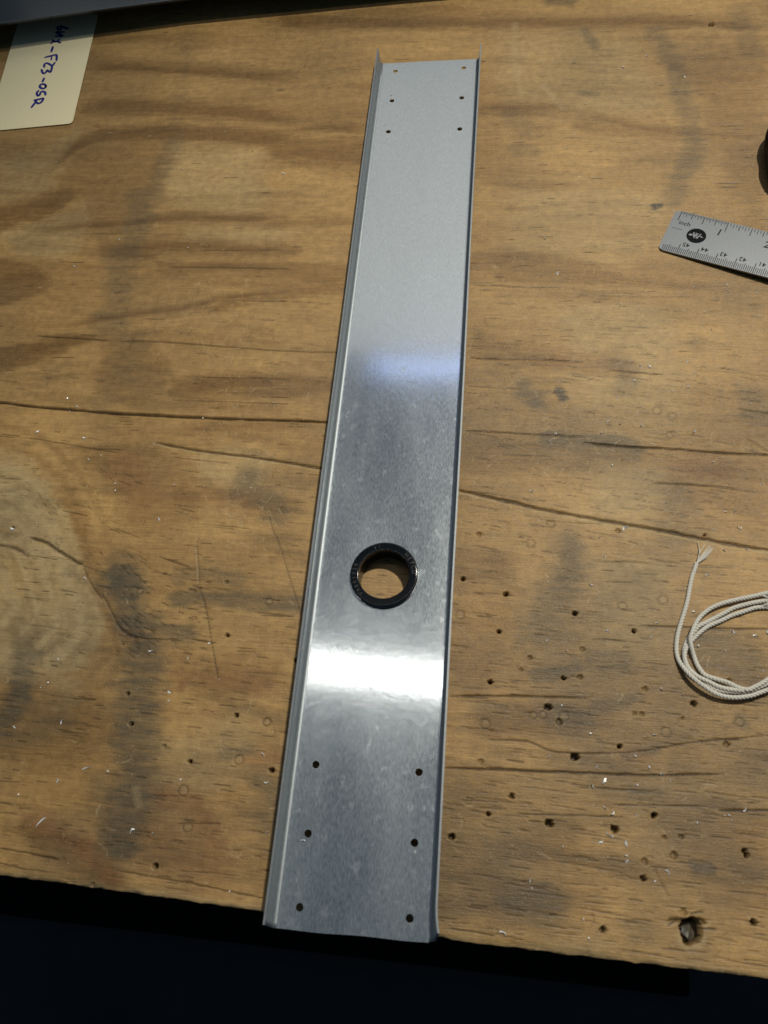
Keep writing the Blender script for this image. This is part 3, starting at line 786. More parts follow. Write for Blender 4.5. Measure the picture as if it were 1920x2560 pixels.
# bends and flanges, extruded along the length
def flange(side):
    R = 1.7                                                      # inner bend radius
    pin = []
    lean = math.radians(4)
    n = 9
    for i in range(n + 1):
        a = (math.pi / 2 - lean) * i / n
        pin.append((R * math.sin(a), TK + R * (1 - math.cos(a)), math.sin(a), -math.cos(a)))
    ex, ez, nx, nz = pin[-1]
    tx, tz = math.sin(lean), math.cos(lean)
    Lf = (HF - ez) / tz
    for d in np.linspace(0, Lf, 4)[1:]: pin.append((ex + tx * d, ez + tz * d, nx, nz))
    base = W1 if side > 0 else W0
    stations = list(np.linspace(0, LEN - 14, 40)) + [LEN - 9, LEN - 5, LEN - 2, LEN]
    vin, vout = [], []
    for s in stations:
        ri, ro = [], []
        for (px, pz, nx, nz) in pin:
            h = pz / HF
            tw = 0.12 * math.sin(s / 37.0 + side) * h
            if side > 0 and s > LEN - 16: tw += 1.3 * ((s - LEN + 16) / 16) ** 2 * h
            ss = s
            if s > LEN - 14: ss = s - (s - LEN + 14) / 14 * (LEN - y_end_near(base) + (1.5 if side < 0 else 4.0) * h)
            if s < 1: ss = s - 0.6 * h
            X0 = base + side * (px + tw); X1 = base + side * (px + tw + nx * TK)
            ri.append(bm.verts.new(Vector((X0, -ss, pz)) * MM)); ro.append(bm.verts.new(Vector((X1, -ss, pz + nz * TK)) * MM))
        vin.append(ri); vout.append(ro)
    def quad(a, b, c, d, smooth=True):
        f = bm.faces.new((a, b, c, d)); f.smooth = smooth; f.material_index = 1 if smooth else 2
    m_ = len(pin)
    for i in range(len(stations) - 1):
        for j in range(m_ - 1):
            quad(vin[i][j], vin[i][j + 1], vin[i + 1][j + 1], vin[i + 1][j])
            quad(vout[i][j + 1], vout[i][j], vout[i + 1][j], vout[i + 1][j + 1])
        quad(vin[i][-1], vout[i][-1], vout[i + 1][-1], vin[i + 1][-1], False)
    for rin, rout in ((vin[0], vout[0]), (vin[-1], vout[-1])):
        for j in range(m_ - 1): quad(rin[j], rout[j], rout[j + 1], rin[j + 1], False)
flange(-1); flange(1)
bmesh.ops.recalc_face_normals(bm, faces=bm.faces[:])
me = bm_mesh('channel', bm)
ch = tag(new_obj('aluminium_channel', me, None, M_ALU), 'long bright aluminium channel with small rivet holes at both ends and a black ring', 'metal channel')
me.materials.append(M_BEND); me.materials.append(M_CUT); ch.matrix_world = chanM

# ------------------------------------------------------------------ snap bushing
def lathe(profile, seg=72):
    vs, fs = [], []
    for k in range(seg):
        a = 2 * math.pi * k / seg
        for r, z in profile: vs.append((r * math.cos(a), r * math.sin(a), z))
    n = len(profile)
    for k in range(seg):
        for j in range(n):
            j2 = (j + 1) % n; k2 = (k + 1) % seg
            fs.append((k * n + j, k2 * n + j, k2 * n + j2, k * n + j2))
    return vs, fs
def arc(cx, cz, r, a0, a1, n=5):
    return [(cx + r * math.cos(math.radians(a0 + (a1 - a0) * i / n)), cz + r * math.sin(math.radians(a0 + (a1 - a0) * i / n))) for i in range(n + 1)]
prof = [(15.7, 0.02)] + arc(15.0, 1.95, 0.75, 0, 90) + [(14.9, 2.7), (14.6, 2.7), (12.9, 2.7), (12.6, 2.7), (12.4, 2.7)] + arc(12.2, 2.25, 0.45, 80, 180) + [(11.75, 1.9)] + [(11.75, -7.4)] + [(12.1, -7.7), (13.3, -7.4), (13.7, -6.2), (13.3, -4.6), (13.3, 0.0)]
vs, fs = lathe(prof)
bush = tag(empty('snap_bushing'), 'black plastic snap bushing ring pressed into the large hole of the channel', 'bushing')
bush.matrix_world = chanM @ Matrix.Translation(Vector((GX, -GS, TK)) * MM)
ring = new_obj('ring', mesh_from('ring', vs, fs, True), bush, M_NYLON)
bmr = bmesh.new(); bmr.from_mesh(ring.data); bmesh.ops.recalc_face_normals(bmr, faces=bmr.faces[:]); bmr.to_mesh(ring.data); bmr.free()

def text_mesh(body, size, extrude, bold=False):
    cu = bpy.data.curves.new('txt', 'FONT'); cu.body = body; cu.size = size * MM; cu.extrude = extrude * MM
    cu.align_x = 'CENTER'; cu.align_y = 'CENTER'; cu.resolution_u = 3
    if bold: cu.offset = size * 0.012 * MM
    o = bpy.data.objects.new('txt', cu); COL.objects.link(o)
    dg = bpy.context.evaluated_depsgraph_get()
    me = bpy.data.meshes.new_from_object(o.evaluated_get(dg))
    bpy.data.objects.remove(o); bpy.data.curves.remove(cu)
    return me
def ring_text(bm, body, r, a_start, step, size):
    """letters round the ring, tops outwards, reading clockwise"""
    for k, chv in enumerate(body):
        if chv == ' ': continue
        a = a_start - k * step
        me = text_mesh(chv, size, 0.14)
        b2 = bmesh.new(); b2.from_mesh(me)
        M = Matrix.Translation(Vector((r * math.cos(a), r * math.sin(a), 2.72)) * MM) @ Matrix.Rotation(a - math.pi / 2, 4, 'Z')
        bmesh.ops.transform(b2, matrix=M, verts=b2.verts[:]); t = bpy.data.meshes.new('t'); b2.to_mesh(t); b2.free()
        bm.from_mesh(t); bpy.data.meshes.remove(t); bpy.data.meshes.remove(me)
bm = bmesh.new()
ring_text(bm, 'HEYCO', 13.75, math.radians(44), 0.165, 2.6)
ring_text(bm, 'VA80J028', 13.75, math.radians(226), 0.155, 2.4)
ring_text(bm, '21', 13.75, math.radians(112), 0.15, 2.0)
new_obj('lettering', bm_mesh('lettering', bm), bush, M_RAISED)
vs, fs = lathe([(0.9, 0), (0.9, 0.25), (0.6, 0.3), (0.6, 0.02)], 16)
o = new_obj('mould_mark', mesh_from('mould_mark', vs, fs, True), bush, M_NYLON); o.location = Vector((5.2, -12.9, 2.7)) * MM

# ------------------------------------------------------------------ raised aluminium plate at the far left
pa, pb = np.array([-277.0, 36.4, 17.6]), np.array([-164.5, 51.5, 16.2])
pd = (pb - pa) / np.linalg.norm(pb - pa); pn = np.array([-pd[1], pd[0], 0]); pn /= np.linalg.norm(pn)
A0, A1 = pa - pd * 160, pa + pd * 420
nn = 12
vs, fs = [], []
prof = [(1.0, -2.6), (0.15, -1.0), (0.0, -0.5), (0.25, -0.12), (0.9, 0.0), (95, 0.0), (97, -0.8), (97.6, -2.5), (97.8, -17.2)]  # rear flange down to the bench is added to block low light
prof_in = [(1.6, -2.6), (0.95, -1.3), (1.1, -0.95), (1.7, -0.8), (94.6, -0.8), (96.2, -1.6), (96.8, -3), (97.0, -17.2)]
loop = prof + prof_in[::-1]
for i in range(nn + 1):
    t = i / nn
    b0 = np.array([np.interp(t, *zip(*((0, A0[k]), (0.3, pb[k]), (0.62, (21, 62.5, 16.0)[k]), (1, (260, 66, 16.0)[k])))) for k in range(3)])  # out-of-view run is bent forward to shape the plate's cast shadow
    for d, z in loop: vs.append(b0 + pn * d + np.array([0, 0, z]))
m_ = len(loop)
for i in range(nn):
    for j in range(m_):
        j2 = (j + 1) % m_; fs.append((i * m_ + j, (i + 1) * m_ + j, (i + 1) * m_ + j2, i * m_ + j2))
fs.append(tuple(range(m_))); fs.append(tuple(nn * m_ + j for j in range(m_))[::-1])
me = mesh_from('plate', vs, fs, False)
bmr = bmesh.new(); bmr.from_mesh(me); bmesh.ops.recalc_face_normals(bmr, faces=bmr.faces[:]); bmr.to_mesh(me); bmr.free()
tag(new_obj('aluminium_plate', me, None, M_ALU2), 'raised dark-toned aluminium plate with a folded lip above the card, at the far edge', 'metal plate')

# ------------------------------------------------------------------ manila card with handwriting
ZC = 0.75
tr, br_, bl_ = np.array([-219.5, 66.0]), np.array([-212.8, -42.2]), np.array([-273.6, -46.5])
tl_ = bl_ + (tr - br_)
def rounded(pts, r, n=6):
    out = []
    N = len(pts)
    for i in range(N):
        p, a, b = np.array(pts[i]), np.array(pts[i - 1]), np.array(pts[(i + 1) % N])
        u = (a - p) / np.linalg.norm(a - p); v = (b - p) / np.linalg.norm(b - p)
        rr = r[i] if isinstance(r, (list, tuple)) else r
        p0, p1 = p + u * rr, p + v * rr
        for t in np.linspace(0, 1, n): out.append(p0 * (1 - t) ** 2 + 2 * p * t * (1 - t) + p1 * t ** 2)
    return out
def slab(name, outline, z0, z1, mat, parent=None, zf=None):
    n = len(outline); zf = zf or (lambda x, y: 0)
    vs = [(p[0], p[1], z1 + zf(*p[:2])) for p in outline] + [(p[0], p[1], z0 + zf(*p[:2])) for p in outline]
    fs = [tuple(range(n)), tuple(range(2 * n - 1, n - 1, -1))] + [(i + n, (i + 1) % n + n, (i + 1) % n, i) for i in range(n)]
    me = mesh_from(name, vs, fs)
    b = bmesh.new(); b.from_mesh(me); bmesh.ops.recalc_face_normals(b, faces=b.faces[:]); b.to_mesh(me); b.free()
    return new_obj(name, me, parent, mat)
card = tag(empty('paper_card'), 'cream card with blue handwriting slid under the metal plate', 'card')
slab('card_sheet', rounded([bl_, br_, tr, tl_], 3.2), ZC - 0.3, ZC, M_CARD, card)
def ribbon(vs, fs, pts, wd, z):
    """flat pen stroke with round ends"""
    pts = np.asarray(pts); base = len(vs); n = len(pts)
    for i in range(n):
        t = pts[min(i + 1, n - 1)] - pts[max(i - 1, 0)]; t = t / (np.linalg.norm(t) + 1e-9); nr = np.array([-t[1], t[0]])
        k = wd * (0.62 if i in (0, n - 1) else 1.0)
        e = t * wd * (-0.6 if i == 0 else 0.6 if i == n - 1 else 0)
        for sgn in (1, -1): vs.append((*(pts[i] + e + nr * sgn * k * 0.5), z))
    for i in range(n - 1): fs.append((base + 2 * i, base + 2 * i + 1, base + 2 * i + 3, base + 2 * i + 2))
ca_ = lambda pts: [(60 + a / 13.825, 120 + b / 13.825) for a, b in pts]
cb_ = lambda pts: [(100 + a / 13.825, 40 + b / 13.825) for a, b in pts]
strokes = [cb_([(440, 1080), (420, 1150), (395, 1220)]),
           ca_([(750, 320), (900, 280), (1080, 240), (1130, 270), (1125, 420)]), ca_([(955, 285), (945, 395)]),
           ca_([(700, 650), (705, 570), (780, 525), (870, 555), (960, 610), (1005, 590), (1055, 520)]),
           ca_([(970, 640), (950, 750), (910, 835), (850, 800), (800, 775), (765, 830), (700, 880), (640, 850), (610, 765)]),
           ca_([(690, 1060), (670, 1100), (650, 1150)]),
           ca_([(650 + 105 * math.cos(a), 1325 + 78 * math.sin(a)) for a in np.linspace(0, 2 * math.pi, 14)]),
           ca_([(490, 1490), (440, 1560), (480, 1650), (540, 1620), (580, 1530), (650, 1505), (725, 1535), (740, 1610)]),
           ca_([(380, 1800), (520, 1775), (655, 1745), (650, 1800), (590, 1880), (500, 1920), (430, 1880), (390, 1820)]), ca_([(410, 1850), (340, 1950), (270, 2040)]),
           cb_([(400, 935), (480, 880), (600, 885), (690, 920)]), cb_([(440, 840), (540, 890), (660, 830)]),
           cb_([(820, 560), (560, 560), (790, 690), (550, 690)]),
           cb_([(950, 440), (830, 400), (700, 350), (610, 390), (620, 470), (700, 480), (735, 410)])]
vs, fs = [], []
for i, st in enumerate(strokes):
    pts = smooth_line(np.array([P(u, v, ZC)[:2] for u, v in st]), 5)
    ribbon(vs, fs, pts, 1.75, ZC + 0.03 + 0.004 * i)
hw = new_obj('handwriting', mesh_from('handwriting', vs, fs), card, M_PEN)

# ------------------------------------------------------------------ steel ruler
RA = -0.3934
rd = np.array([math.cos(RA), math.sin(RA)]); rn = np.array([rd[1], -rd[0]]); ro = np.array([169.09, -129.01])
def rz(s): return 1.0 + 0.045 * max(0, s + 3.3)
RUL = tag(empty('steel_ruler'), 'satin steel ruler with inch and centimetre marks running off the right side', 'ruler')
RLEN, RW = 75.0, 29.4
def rpt(s, t, dz=0.0):
    p = ro + rd * s + rn * t
    return (p[0], p[1], rz(s) + dz)
def rstrip(name, polys, dz, mat):
    vs, fs = [], []
    for poly_ in polys:
        b = len(vs); vs += [rpt(s, t, dz) for s, t in poly_]; fs.append(tuple(range(b, b + len(poly_))))
    me = mesh_from(name, vs, fs)
    b = bmesh.new(); b.from_mesh(me); bmesh.ops.recalc_face_normals(b, faces=b.faces[:])
    for f in b.faces:
        if f.normal.z < 0: f.normal_flip()
    b.to_mesh(me); b.free()
    return new_obj(name, me, RUL, mat)
out = rounded([np.array([-3.3, 0.0]), np.array([-3.3, RW]), np.array([RLEN, RW]), np.array([RLEN, 0.0])], [3.4, 3.4, 0.2, 0.2])
n = len(out)
vs = [rpt(s, t, 0.0) for s, t in out] + [rpt(s, t, -0.95) for s, t in out]
fs = [tuple(range(n)), tuple(range(2 * n - 1, n - 1, -1))] + [(i + n, (i + 1) % n + n, (i + 1) % n, i) for i in range(n)]
me = mesh_from('blade', vs, fs)
b = bmesh.new(); b.from_mesh(me); bmesh.ops.recalc_face_normals(b, faces=b.faces[:]); b.to_mesh(me); b.free()
new_obj('blade', me, RUL, M_STEEL)
def bar(s0, t0, s1, t1, wd): 
    d = np.array([s1 - s0, t1 - t0]); d = d / np.linalg.norm(d); k = np.array([-d[1], d[0]]) * wd / 2
    a, c = np.array([s0, t0]), np.array([s1, t1]); return [a + k, c + k, c - k, a - k]
ticks = []
for i in range(0, 97):
    s = 25.4 * i / 32
    if s > RLEN - 2: break
    if i > 32 and i % 2: continue
    L = 7.0 if i % 32 == 0 else 5.6 if i % 16 == 0 else 4.2 if i % 8 == 0 else 3.4 if i % 4 == 0 else 2.4 if i % 2 == 0 else 1.6
    ticks.append(bar(s, 0.25, s, L, 0.40 if i % 8 == 0 else 0.32))
for i in range(-8, 80):
    s = 6.815 + i
    if s < -2.0 or s > RLEN - 1: continue
    L = RW - (22.46 if i % 10 == 0 else 24.2 if i % 5 == 0 else 25.2)
    ticks.append(bar(s, RW - 0.25, s, RW - L, 0.42 if i % 10 == 0 else 0.34))
ticks.append(bar(-1.2, 12.8, 4.2, 12.8, 0.24))
g = rstrip('graduations', ticks, 0.02, M_INK)
def rtext(body, s, t, size, flip=False, bold=True, shear=0.0):
    me = text_mesh(body, size, 0.0, bold)
    vs = []
    for v in me.vertices:
        x, y = v.co.x / MM, v.co.y / MM
        x += shear * y
        if flip: x, y = -x, -y
        vs.append(rpt(s + x, t - y, 0.025))
    fs = [tuple(p.vertices) for p in me.polygons]
    m2 = mesh_from('numeral', vs, fs); bpy.data.meshes.remove(me)
    b = bmesh.new(); b.from_mesh(m2); bmesh.ops.recalc_face_normals(b, faces=b.faces[:])
    for f in b.faces:
        if f.normal.z < 0: f.normal_flip()
    b.to_mesh(m2); b.free()
    return new_obj('numeral' if body[0].isdigit() else 'unit_word', m2, RUL, M_INK)
def st_of(u, v):
    p = P(u, v, 1.2)[:2] - ro; return p @ rd, p @ rn
cr = lambda a, b: (1630 + a * 0.1748, 500 + b * 0.1748)
s_, t_ = st_of(*cr(468, 340)); rtext('inch', s_, t_, 3.9)
s_, t_ = st_of(*cr(955, 485)); rtext('1', s_, t_, 6.4, shear=0.12)
s_, t_ = st_of(*cr(1628, 685)); rtext('2', s_, t_, 6.4, shear=0.12)
for k in range(6): rtext(str(45 - k), 6.815 + 10 * k + 2.9, 22.0, 3.9, True)
ls, lt = st_of(*cr(630, 522))
disc = [(ls + 5.1 * math.cos(a), lt + 5.1 * math.sin(a)) for a in np.linspace(0, 2 * math.pi, 49)[:-1]]
emb = rstrip('emblem', [disc], 0.02, M_DISC)
lg = lambda pts: [st_of(1700 + a / 20.74, 570 + b / 20.74) for a, b in pts]
polys = [lg([(430, 375), (500, 310), (610, 335), (680, 405), (560, 420), (470, 400)]), lg([(1000, 490), (1090, 475), (1195, 560), (1090, 550)])]
def stroke(pts, wd):
    q = lg(pts); return [bar(*q[i], *q[i + 1], wd) for i in range(len(q) - 1)]
polys += stroke([(710, 255), (715, 555)], 0.75) + stroke([(715, 555), (840, 300)], 0.5) + stroke([(840, 290), (848, 590)], 0.8) + stroke([(848, 590), (1080, 355)], 0.6) + stroke([(800, 520), (950, 325)], 0.4)
for i, pl in enumerate(polys):
    pass
mk = rstrip('mark', polys, 0.04, M_STEEL); mk.parent = emb

# ------------------------------------------------------------------ cotton string
def path3(pts, z):
    """photo pixels of the close-up (scale 5.027, origin 1660,1340) -> smooth 3D path"""
    px = [(1660 + a / 5.027, 1340 + b / 5.027) for a, b in pts]
    zz = z if isinstance(z, (list, tuple)) else [z] * len(px)
    q = np.array([P(u, v, h) for (u, v), h in zip(px, zz)])
    return smooth_line(q, 10)
def resample(q, step):
    L = np.r_[0, np.cumsum(np.linalg.norm(np.diff(q, axis=0), axis=1))]
    t = np.arange(0, L[-1], step)
    return np.stack([np.interp(t, L, q[:, k]) for k in range(3)], 1)
def tube(vs, fs, q, r, seg=7, taper=None):
    q = np.asarray(q); n = len(q); base = len(vs)
    up = np.array([0.0, 0.0, 1.0])
    for i in range(n):
        t = q[min(i + 1, n - 1)] - q[max(i - 1, 0)]; t /= np.linalg.norm(t) + 1e-9
        a = np.cross(t, up); a /= np.linalg.norm(a) + 1e-9; b = np.cross(a, t)
        rr = r * (taper[i] if taper is not None else 1)
        for k in range(seg):
            c, s = math.cos(2 * math.pi * k / seg), math.sin(2 * math.pi * k / seg)
            vs.append(q[i] + (a * c + b * s) * rr)
    for i in range(n - 1):
        for k in range(seg):
            k2 = (k + 1) % seg
            fs.append((base + i * seg + k, base + i * seg + k2, base + (i + 1) * seg + k2, base + (i + 1) * seg + k))
    fs.append(tuple(base + k for k in range(seg))[::-1]); fs.append(tuple(base + (n - 1) * seg + k for k in range(seg)))
STR = tag(empty('string'), 'loose coil of white twisted cotton string with a frayed end', 'string')
def strand(pts, z, name='strand'):
    q = resample(path3(pts, z), 0.22); n = len(q)
    L = np.arange(n) * 0.22
    vs, fs = [], []
    up = np.array([0, 0, 1.0])
    T_ = np.gradient(q, axis=0); T_ /= np.linalg.norm(T_, axis=1)[:, None]
    A_ = np.cross(T_, up); A_ /= np.linalg.norm(A_, axis=1)[:, None]; B_ = np.cross(A_, T_)
    for k in range(3):
        ph = -2 * math.pi * L / 4.4 + 2 * math.pi * k / 3
        off = (A_ * np.cos(ph)[:, None] + B_ * np.sin(ph)[:, None]) * 0.50
        tube(vs, fs, (q + off)[::1], 0.51, 7)
    return new_obj(name, mesh_from(name, vs, fs, True), STR, M_CORD)
strand([(410, 335), (385, 420), (350, 520), (318, 680), (285, 850), (225, 1050), (178, 1210), (157, 1350), (158, 1470), (190, 1570), (250, 1660), (330, 1750), (430, 1835), (520, 1900), (620, 1965), (740, 2010), (900, 2030), (1080, 2010), (1200, 1970), (1310, 1930), (1400, 1890)],
       [1.0] * 9 + [1.4, 2.6, 3.6, 4.0, 3.8, 3.4] + [3.0] * 6)
strand([(1400, 690), (1307, 712), (1100, 760), (900, 802), (720, 850), (580, 912), (470, 1000), (400, 1100), (358, 1200), (330, 1290), (340, 1380), (375, 1510), (430, 1640), (510, 1740), (620, 1785), (800, 1840), (920, 1900), (1050, 1930), (1130, 1900), (1230, 1850), (1307, 1800), (1400, 1740)],
       [2.2] * 7 + [3.0, 3.6, 3.6, 3.0] + [1.4] * 3 + [2.2, 2.8] + [2.4] * 6)
strand([(1400, 790), (1307, 806), (1100, 842), (880, 902), (750, 970), (580, 1060), (440, 1130), (380, 1195), (320, 1272), (268, 1370), (250, 1470), (268, 1570), (310, 1660), (400, 1750), (520, 1850), (640, 1925), (800, 1955), (1000, 1960), (1120, 1930), (1240, 1880), (1310, 1850), (1400, 1800)], 1.1)
strand([(1400, 885), (1307, 892), (1150, 902), (1000, 950), (850, 1000), (720, 1062), (560, 1132), (440, 1222), (370, 1292), (300, 1365), (258, 1480), (272, 1590), (330, 1690), (430, 1770), (560, 1830), (680, 1890), (820, 1925), (1000, 1940)], [1.1] * 7 + [1.3, 1.1, 1.6] + [2.2] * 8)
def fray(base, tips, z0, name='frayed_end'):
    vs, fs = [], []
    for (tx, ty, bend, zt) in tips:
        b = P(1660 + base[0] / 5.027 + random.uniform(-.8, .8), 1340 + base[1] / 5.027, z0); t = P(1660 + tx / 5.027, 1340 + ty / 5.027, zt)
        mid = (b + t) / 2 + np.array([bend, 0.2 * bend, random.uniform(0, 0.6)])
        q = smooth_line(np.array([b, mid, t]), 7)
        tube(vs, fs, q, 0.21, 5, np.linspace(1.2, 0.7, len(q)))
    return new_obj(name, mesh_from(name, vs, fs, True), STR, M_CORD)
fray((412, 345), [(425, 70, 0.9, 0.7), (515, 100, -0.8, 0.8), (560, 130, 0.4, 1.4), (572, 120, -0.3, 1.0), (585, 125, 0.6, 0.8), (600, 145, 0.5, 1.1), (618, 148, 0.7, 0.6),
                  (590, 170, 0.9, 1.6), (500, 215, 0.3, 1.8), (545, 150, 0.2, 0.6), (608, 165, 1.1, 0.5), (580, 200, 1.2, 0.9)], 1.1)
fray((1230, 745), [(1330, 690, 0.3, 1), (1340, 720, 0.2, 2), (1330, 750, 0.1, 1), (1345, 775, -0.3, 1), (1330, 790, -0.4, 2)], 2.4)
fray((1225, 880), [(1330, 815, 0.4, 3), (1345, 840, 0.3, 2), (1335, 870, 0, 2), (1350, 900, -0.2, 1), (1340, 925, -0.3, 1), (1330, 855, 0.2, 4)], 1.6)

# ------------------------------------------------------------------ black handle at the right edge
hd = P(1917, 380, 9)
HND = tag(empty('tool_handle'), 'black rounded tool handle with a grey inset, cut by the right edge of the picture', 'tool')
vs, fs = [], []
nz_, ny_ = 9, 22
ylen = 27
for i in range(ny_ + 1):
    v = -1 + 2 * i / ny_
    half = 15 * (1 - abs(v) ** 2.6) ** 0.5 * (1 - 0.05 * math.exp(-((v - 0.05) / 0.16) ** 2)) + 0.2
    for k in range(20):
        a = 2 * math.pi * k / 20
        vs.append((hd[0] + 16 + half * 1.1 * math.copysign(abs(math.cos(a)) ** 0.75, math.cos(a)), hd[1] + v * ylen + 1.5 * math.sin(a), 9 + 0.58 * half * math.copysign(abs(math.sin(a)) ** 0.8, math.sin(a))))
for i in range(ny_):
    for k in range(20):
        k2 = (k + 1) % 20; fs.append((i * 20 + k, i * 20 + k2, (i + 1) * 20 + k2, (i + 1) * 20 + k))
me = mesh_from('grip', vs, fs, True)
b = bmesh.new(); b.from_mesh(me); bmesh.ops.recalc_face_normals(b, faces=b.faces[:]); b.to_mesh(me); b.free()
new_obj('grip', me, HND, M_RUBBER)
slab('inset', rounded([np.array([hd[0] + 5.5, hd[1] - 9]), np.array([hd[0] + 20, hd[1] - 9]), np.array([hd[0] + 20, hd[1] + 12]), np.array([hd[0] + 6.5, hd[1] + 12])], 4), 16.4, 18.2, M_GREY, HND)

# ------------------------------------------------------------------ things on the floor below the bench
e0, e1 = P(1150, 2425, -846), P(1725, 2494, -846)
dm = (e1 - e0) / np.linalg.norm(e1 - e0); nm = np.array([-dm[1], dm[0], 0])
slab('dark_floor_slab', rounded([e1 - dm * 1600, e1, e1 + nm * 500, e1 - dm * 1600 + nm * 500], 8), -860, -846, M_SLAB)  # added black slab covering the region that reads black under the bench
tag(bpy.data.objects['dark_floor_slab'], 'black slab on the dark floor under the bench front', 'mat')
sh = P(215, 2545, -760)
vs, fs = [], []
NU, NV = 18, 10
for i in range(NV + 1):
    a = math.pi / 2 * i / NV
    for k in range(NU):
        b_ = 2 * math.pi * k / NU
        r = math.cos(a)
        vs.append((sh[0] + 52 * r * math.cos(b_), sh[1] - 158 + (135 if math.sin(b_) > 0 else 170) * r * math.sin(b_), -860 + 100 * math.sin(a)))
for i in range(NV):
    for k in range(NU):
        k2 = (k + 1) % NU; fs.append((i * NU + k, i * NU + k2, (i + 1) * NU + k2, (i + 1) * NU + k))
tag(new_obj('shoe', mesh_from('shoe', vs, fs, True), None, M_SHOE), 'brown rounded shoe toe in the dark below the bench at bottom left', 'shoe')

# ------------------------------------------------------------------ metal slug in the splintered hole
c = P(1728, 2328)
bm = bmesh.new()
bmesh.ops.create_icosphere(bm, subdivisions=2, radius=1.0)
for v in bm.verts:
    j = 1 + 0.25 * math.sin(7 * v.co.x + 5 * v.co.y) + 0.12 * math.sin(11 * v.co.z + 3 * v.co.y)
    v.co = Vector((v.co.x * 2.3 * j, v.co.y * 3.2 * j, v.co.z * 1.0 * j)) * MM
o = tag(new_obj('metal_slug', bm_mesh('metal_slug', bm), None, M_SLUG), 'crumpled shiny metal slug stuck in the big splintered hole near the front edge', 'metal scrap')
o.location = Vector((c[0] - 0.4, c[1] - 1.0, -5.6)) * MM; o.rotation_euler = (0.3, 0.5, 0.4)

# ------------------------------------------------------------------ aluminium shavings
def flake(k):
    r = random.Random(k); vs, fs = [], []
    n = 6; curl = r.uniform(0.5, 2.6) * r.choice((-1, 1)); wd = r.uniform(0.25, 0.5)
    for i in range(n + 1):
        t = i / n - 0.5; a = curl * t
        x = math.sin(a) / curl; y = (1 - math.cos(a)) / curl + 0.1 * r.uniform(-1, 1)
        z = 0.16 + 0.22 * math.sin(5 * t + k) + 0.05 * r.random(); ww = wd * (1 - (2 * t) ** 4 * 0.7)
        tw = 1.2 * math.sin(3 * t + k)
        for s in (-0.5, 0.5): vs.append((x, y + s * ww * math.cos(tw), max(0.02, z + s * ww * math.sin(tw))))
        for s in (0.5, -0.5): vs.append((x, y + s * ww * math.cos(tw), max(0.0, z + s * ww * math.sin(tw) - 0.1)))
    for i in range(n):
        for j in range(4):
            j2 = (j + 1) % 4; fs.append((i * 4 + j, (i + 1) * 4 + j, (i + 1) * 4 + j2, i * 4 + j2))
    fs.append((0, 1, 2, 3)); fs.append(tuple(n * 4 + j for j in (3, 2, 1, 0)))
    me = mesh_from('shaving', vs, fs); me.materials.append(M_CHIP); return me
FL = [flake(k) for k in range(12)]
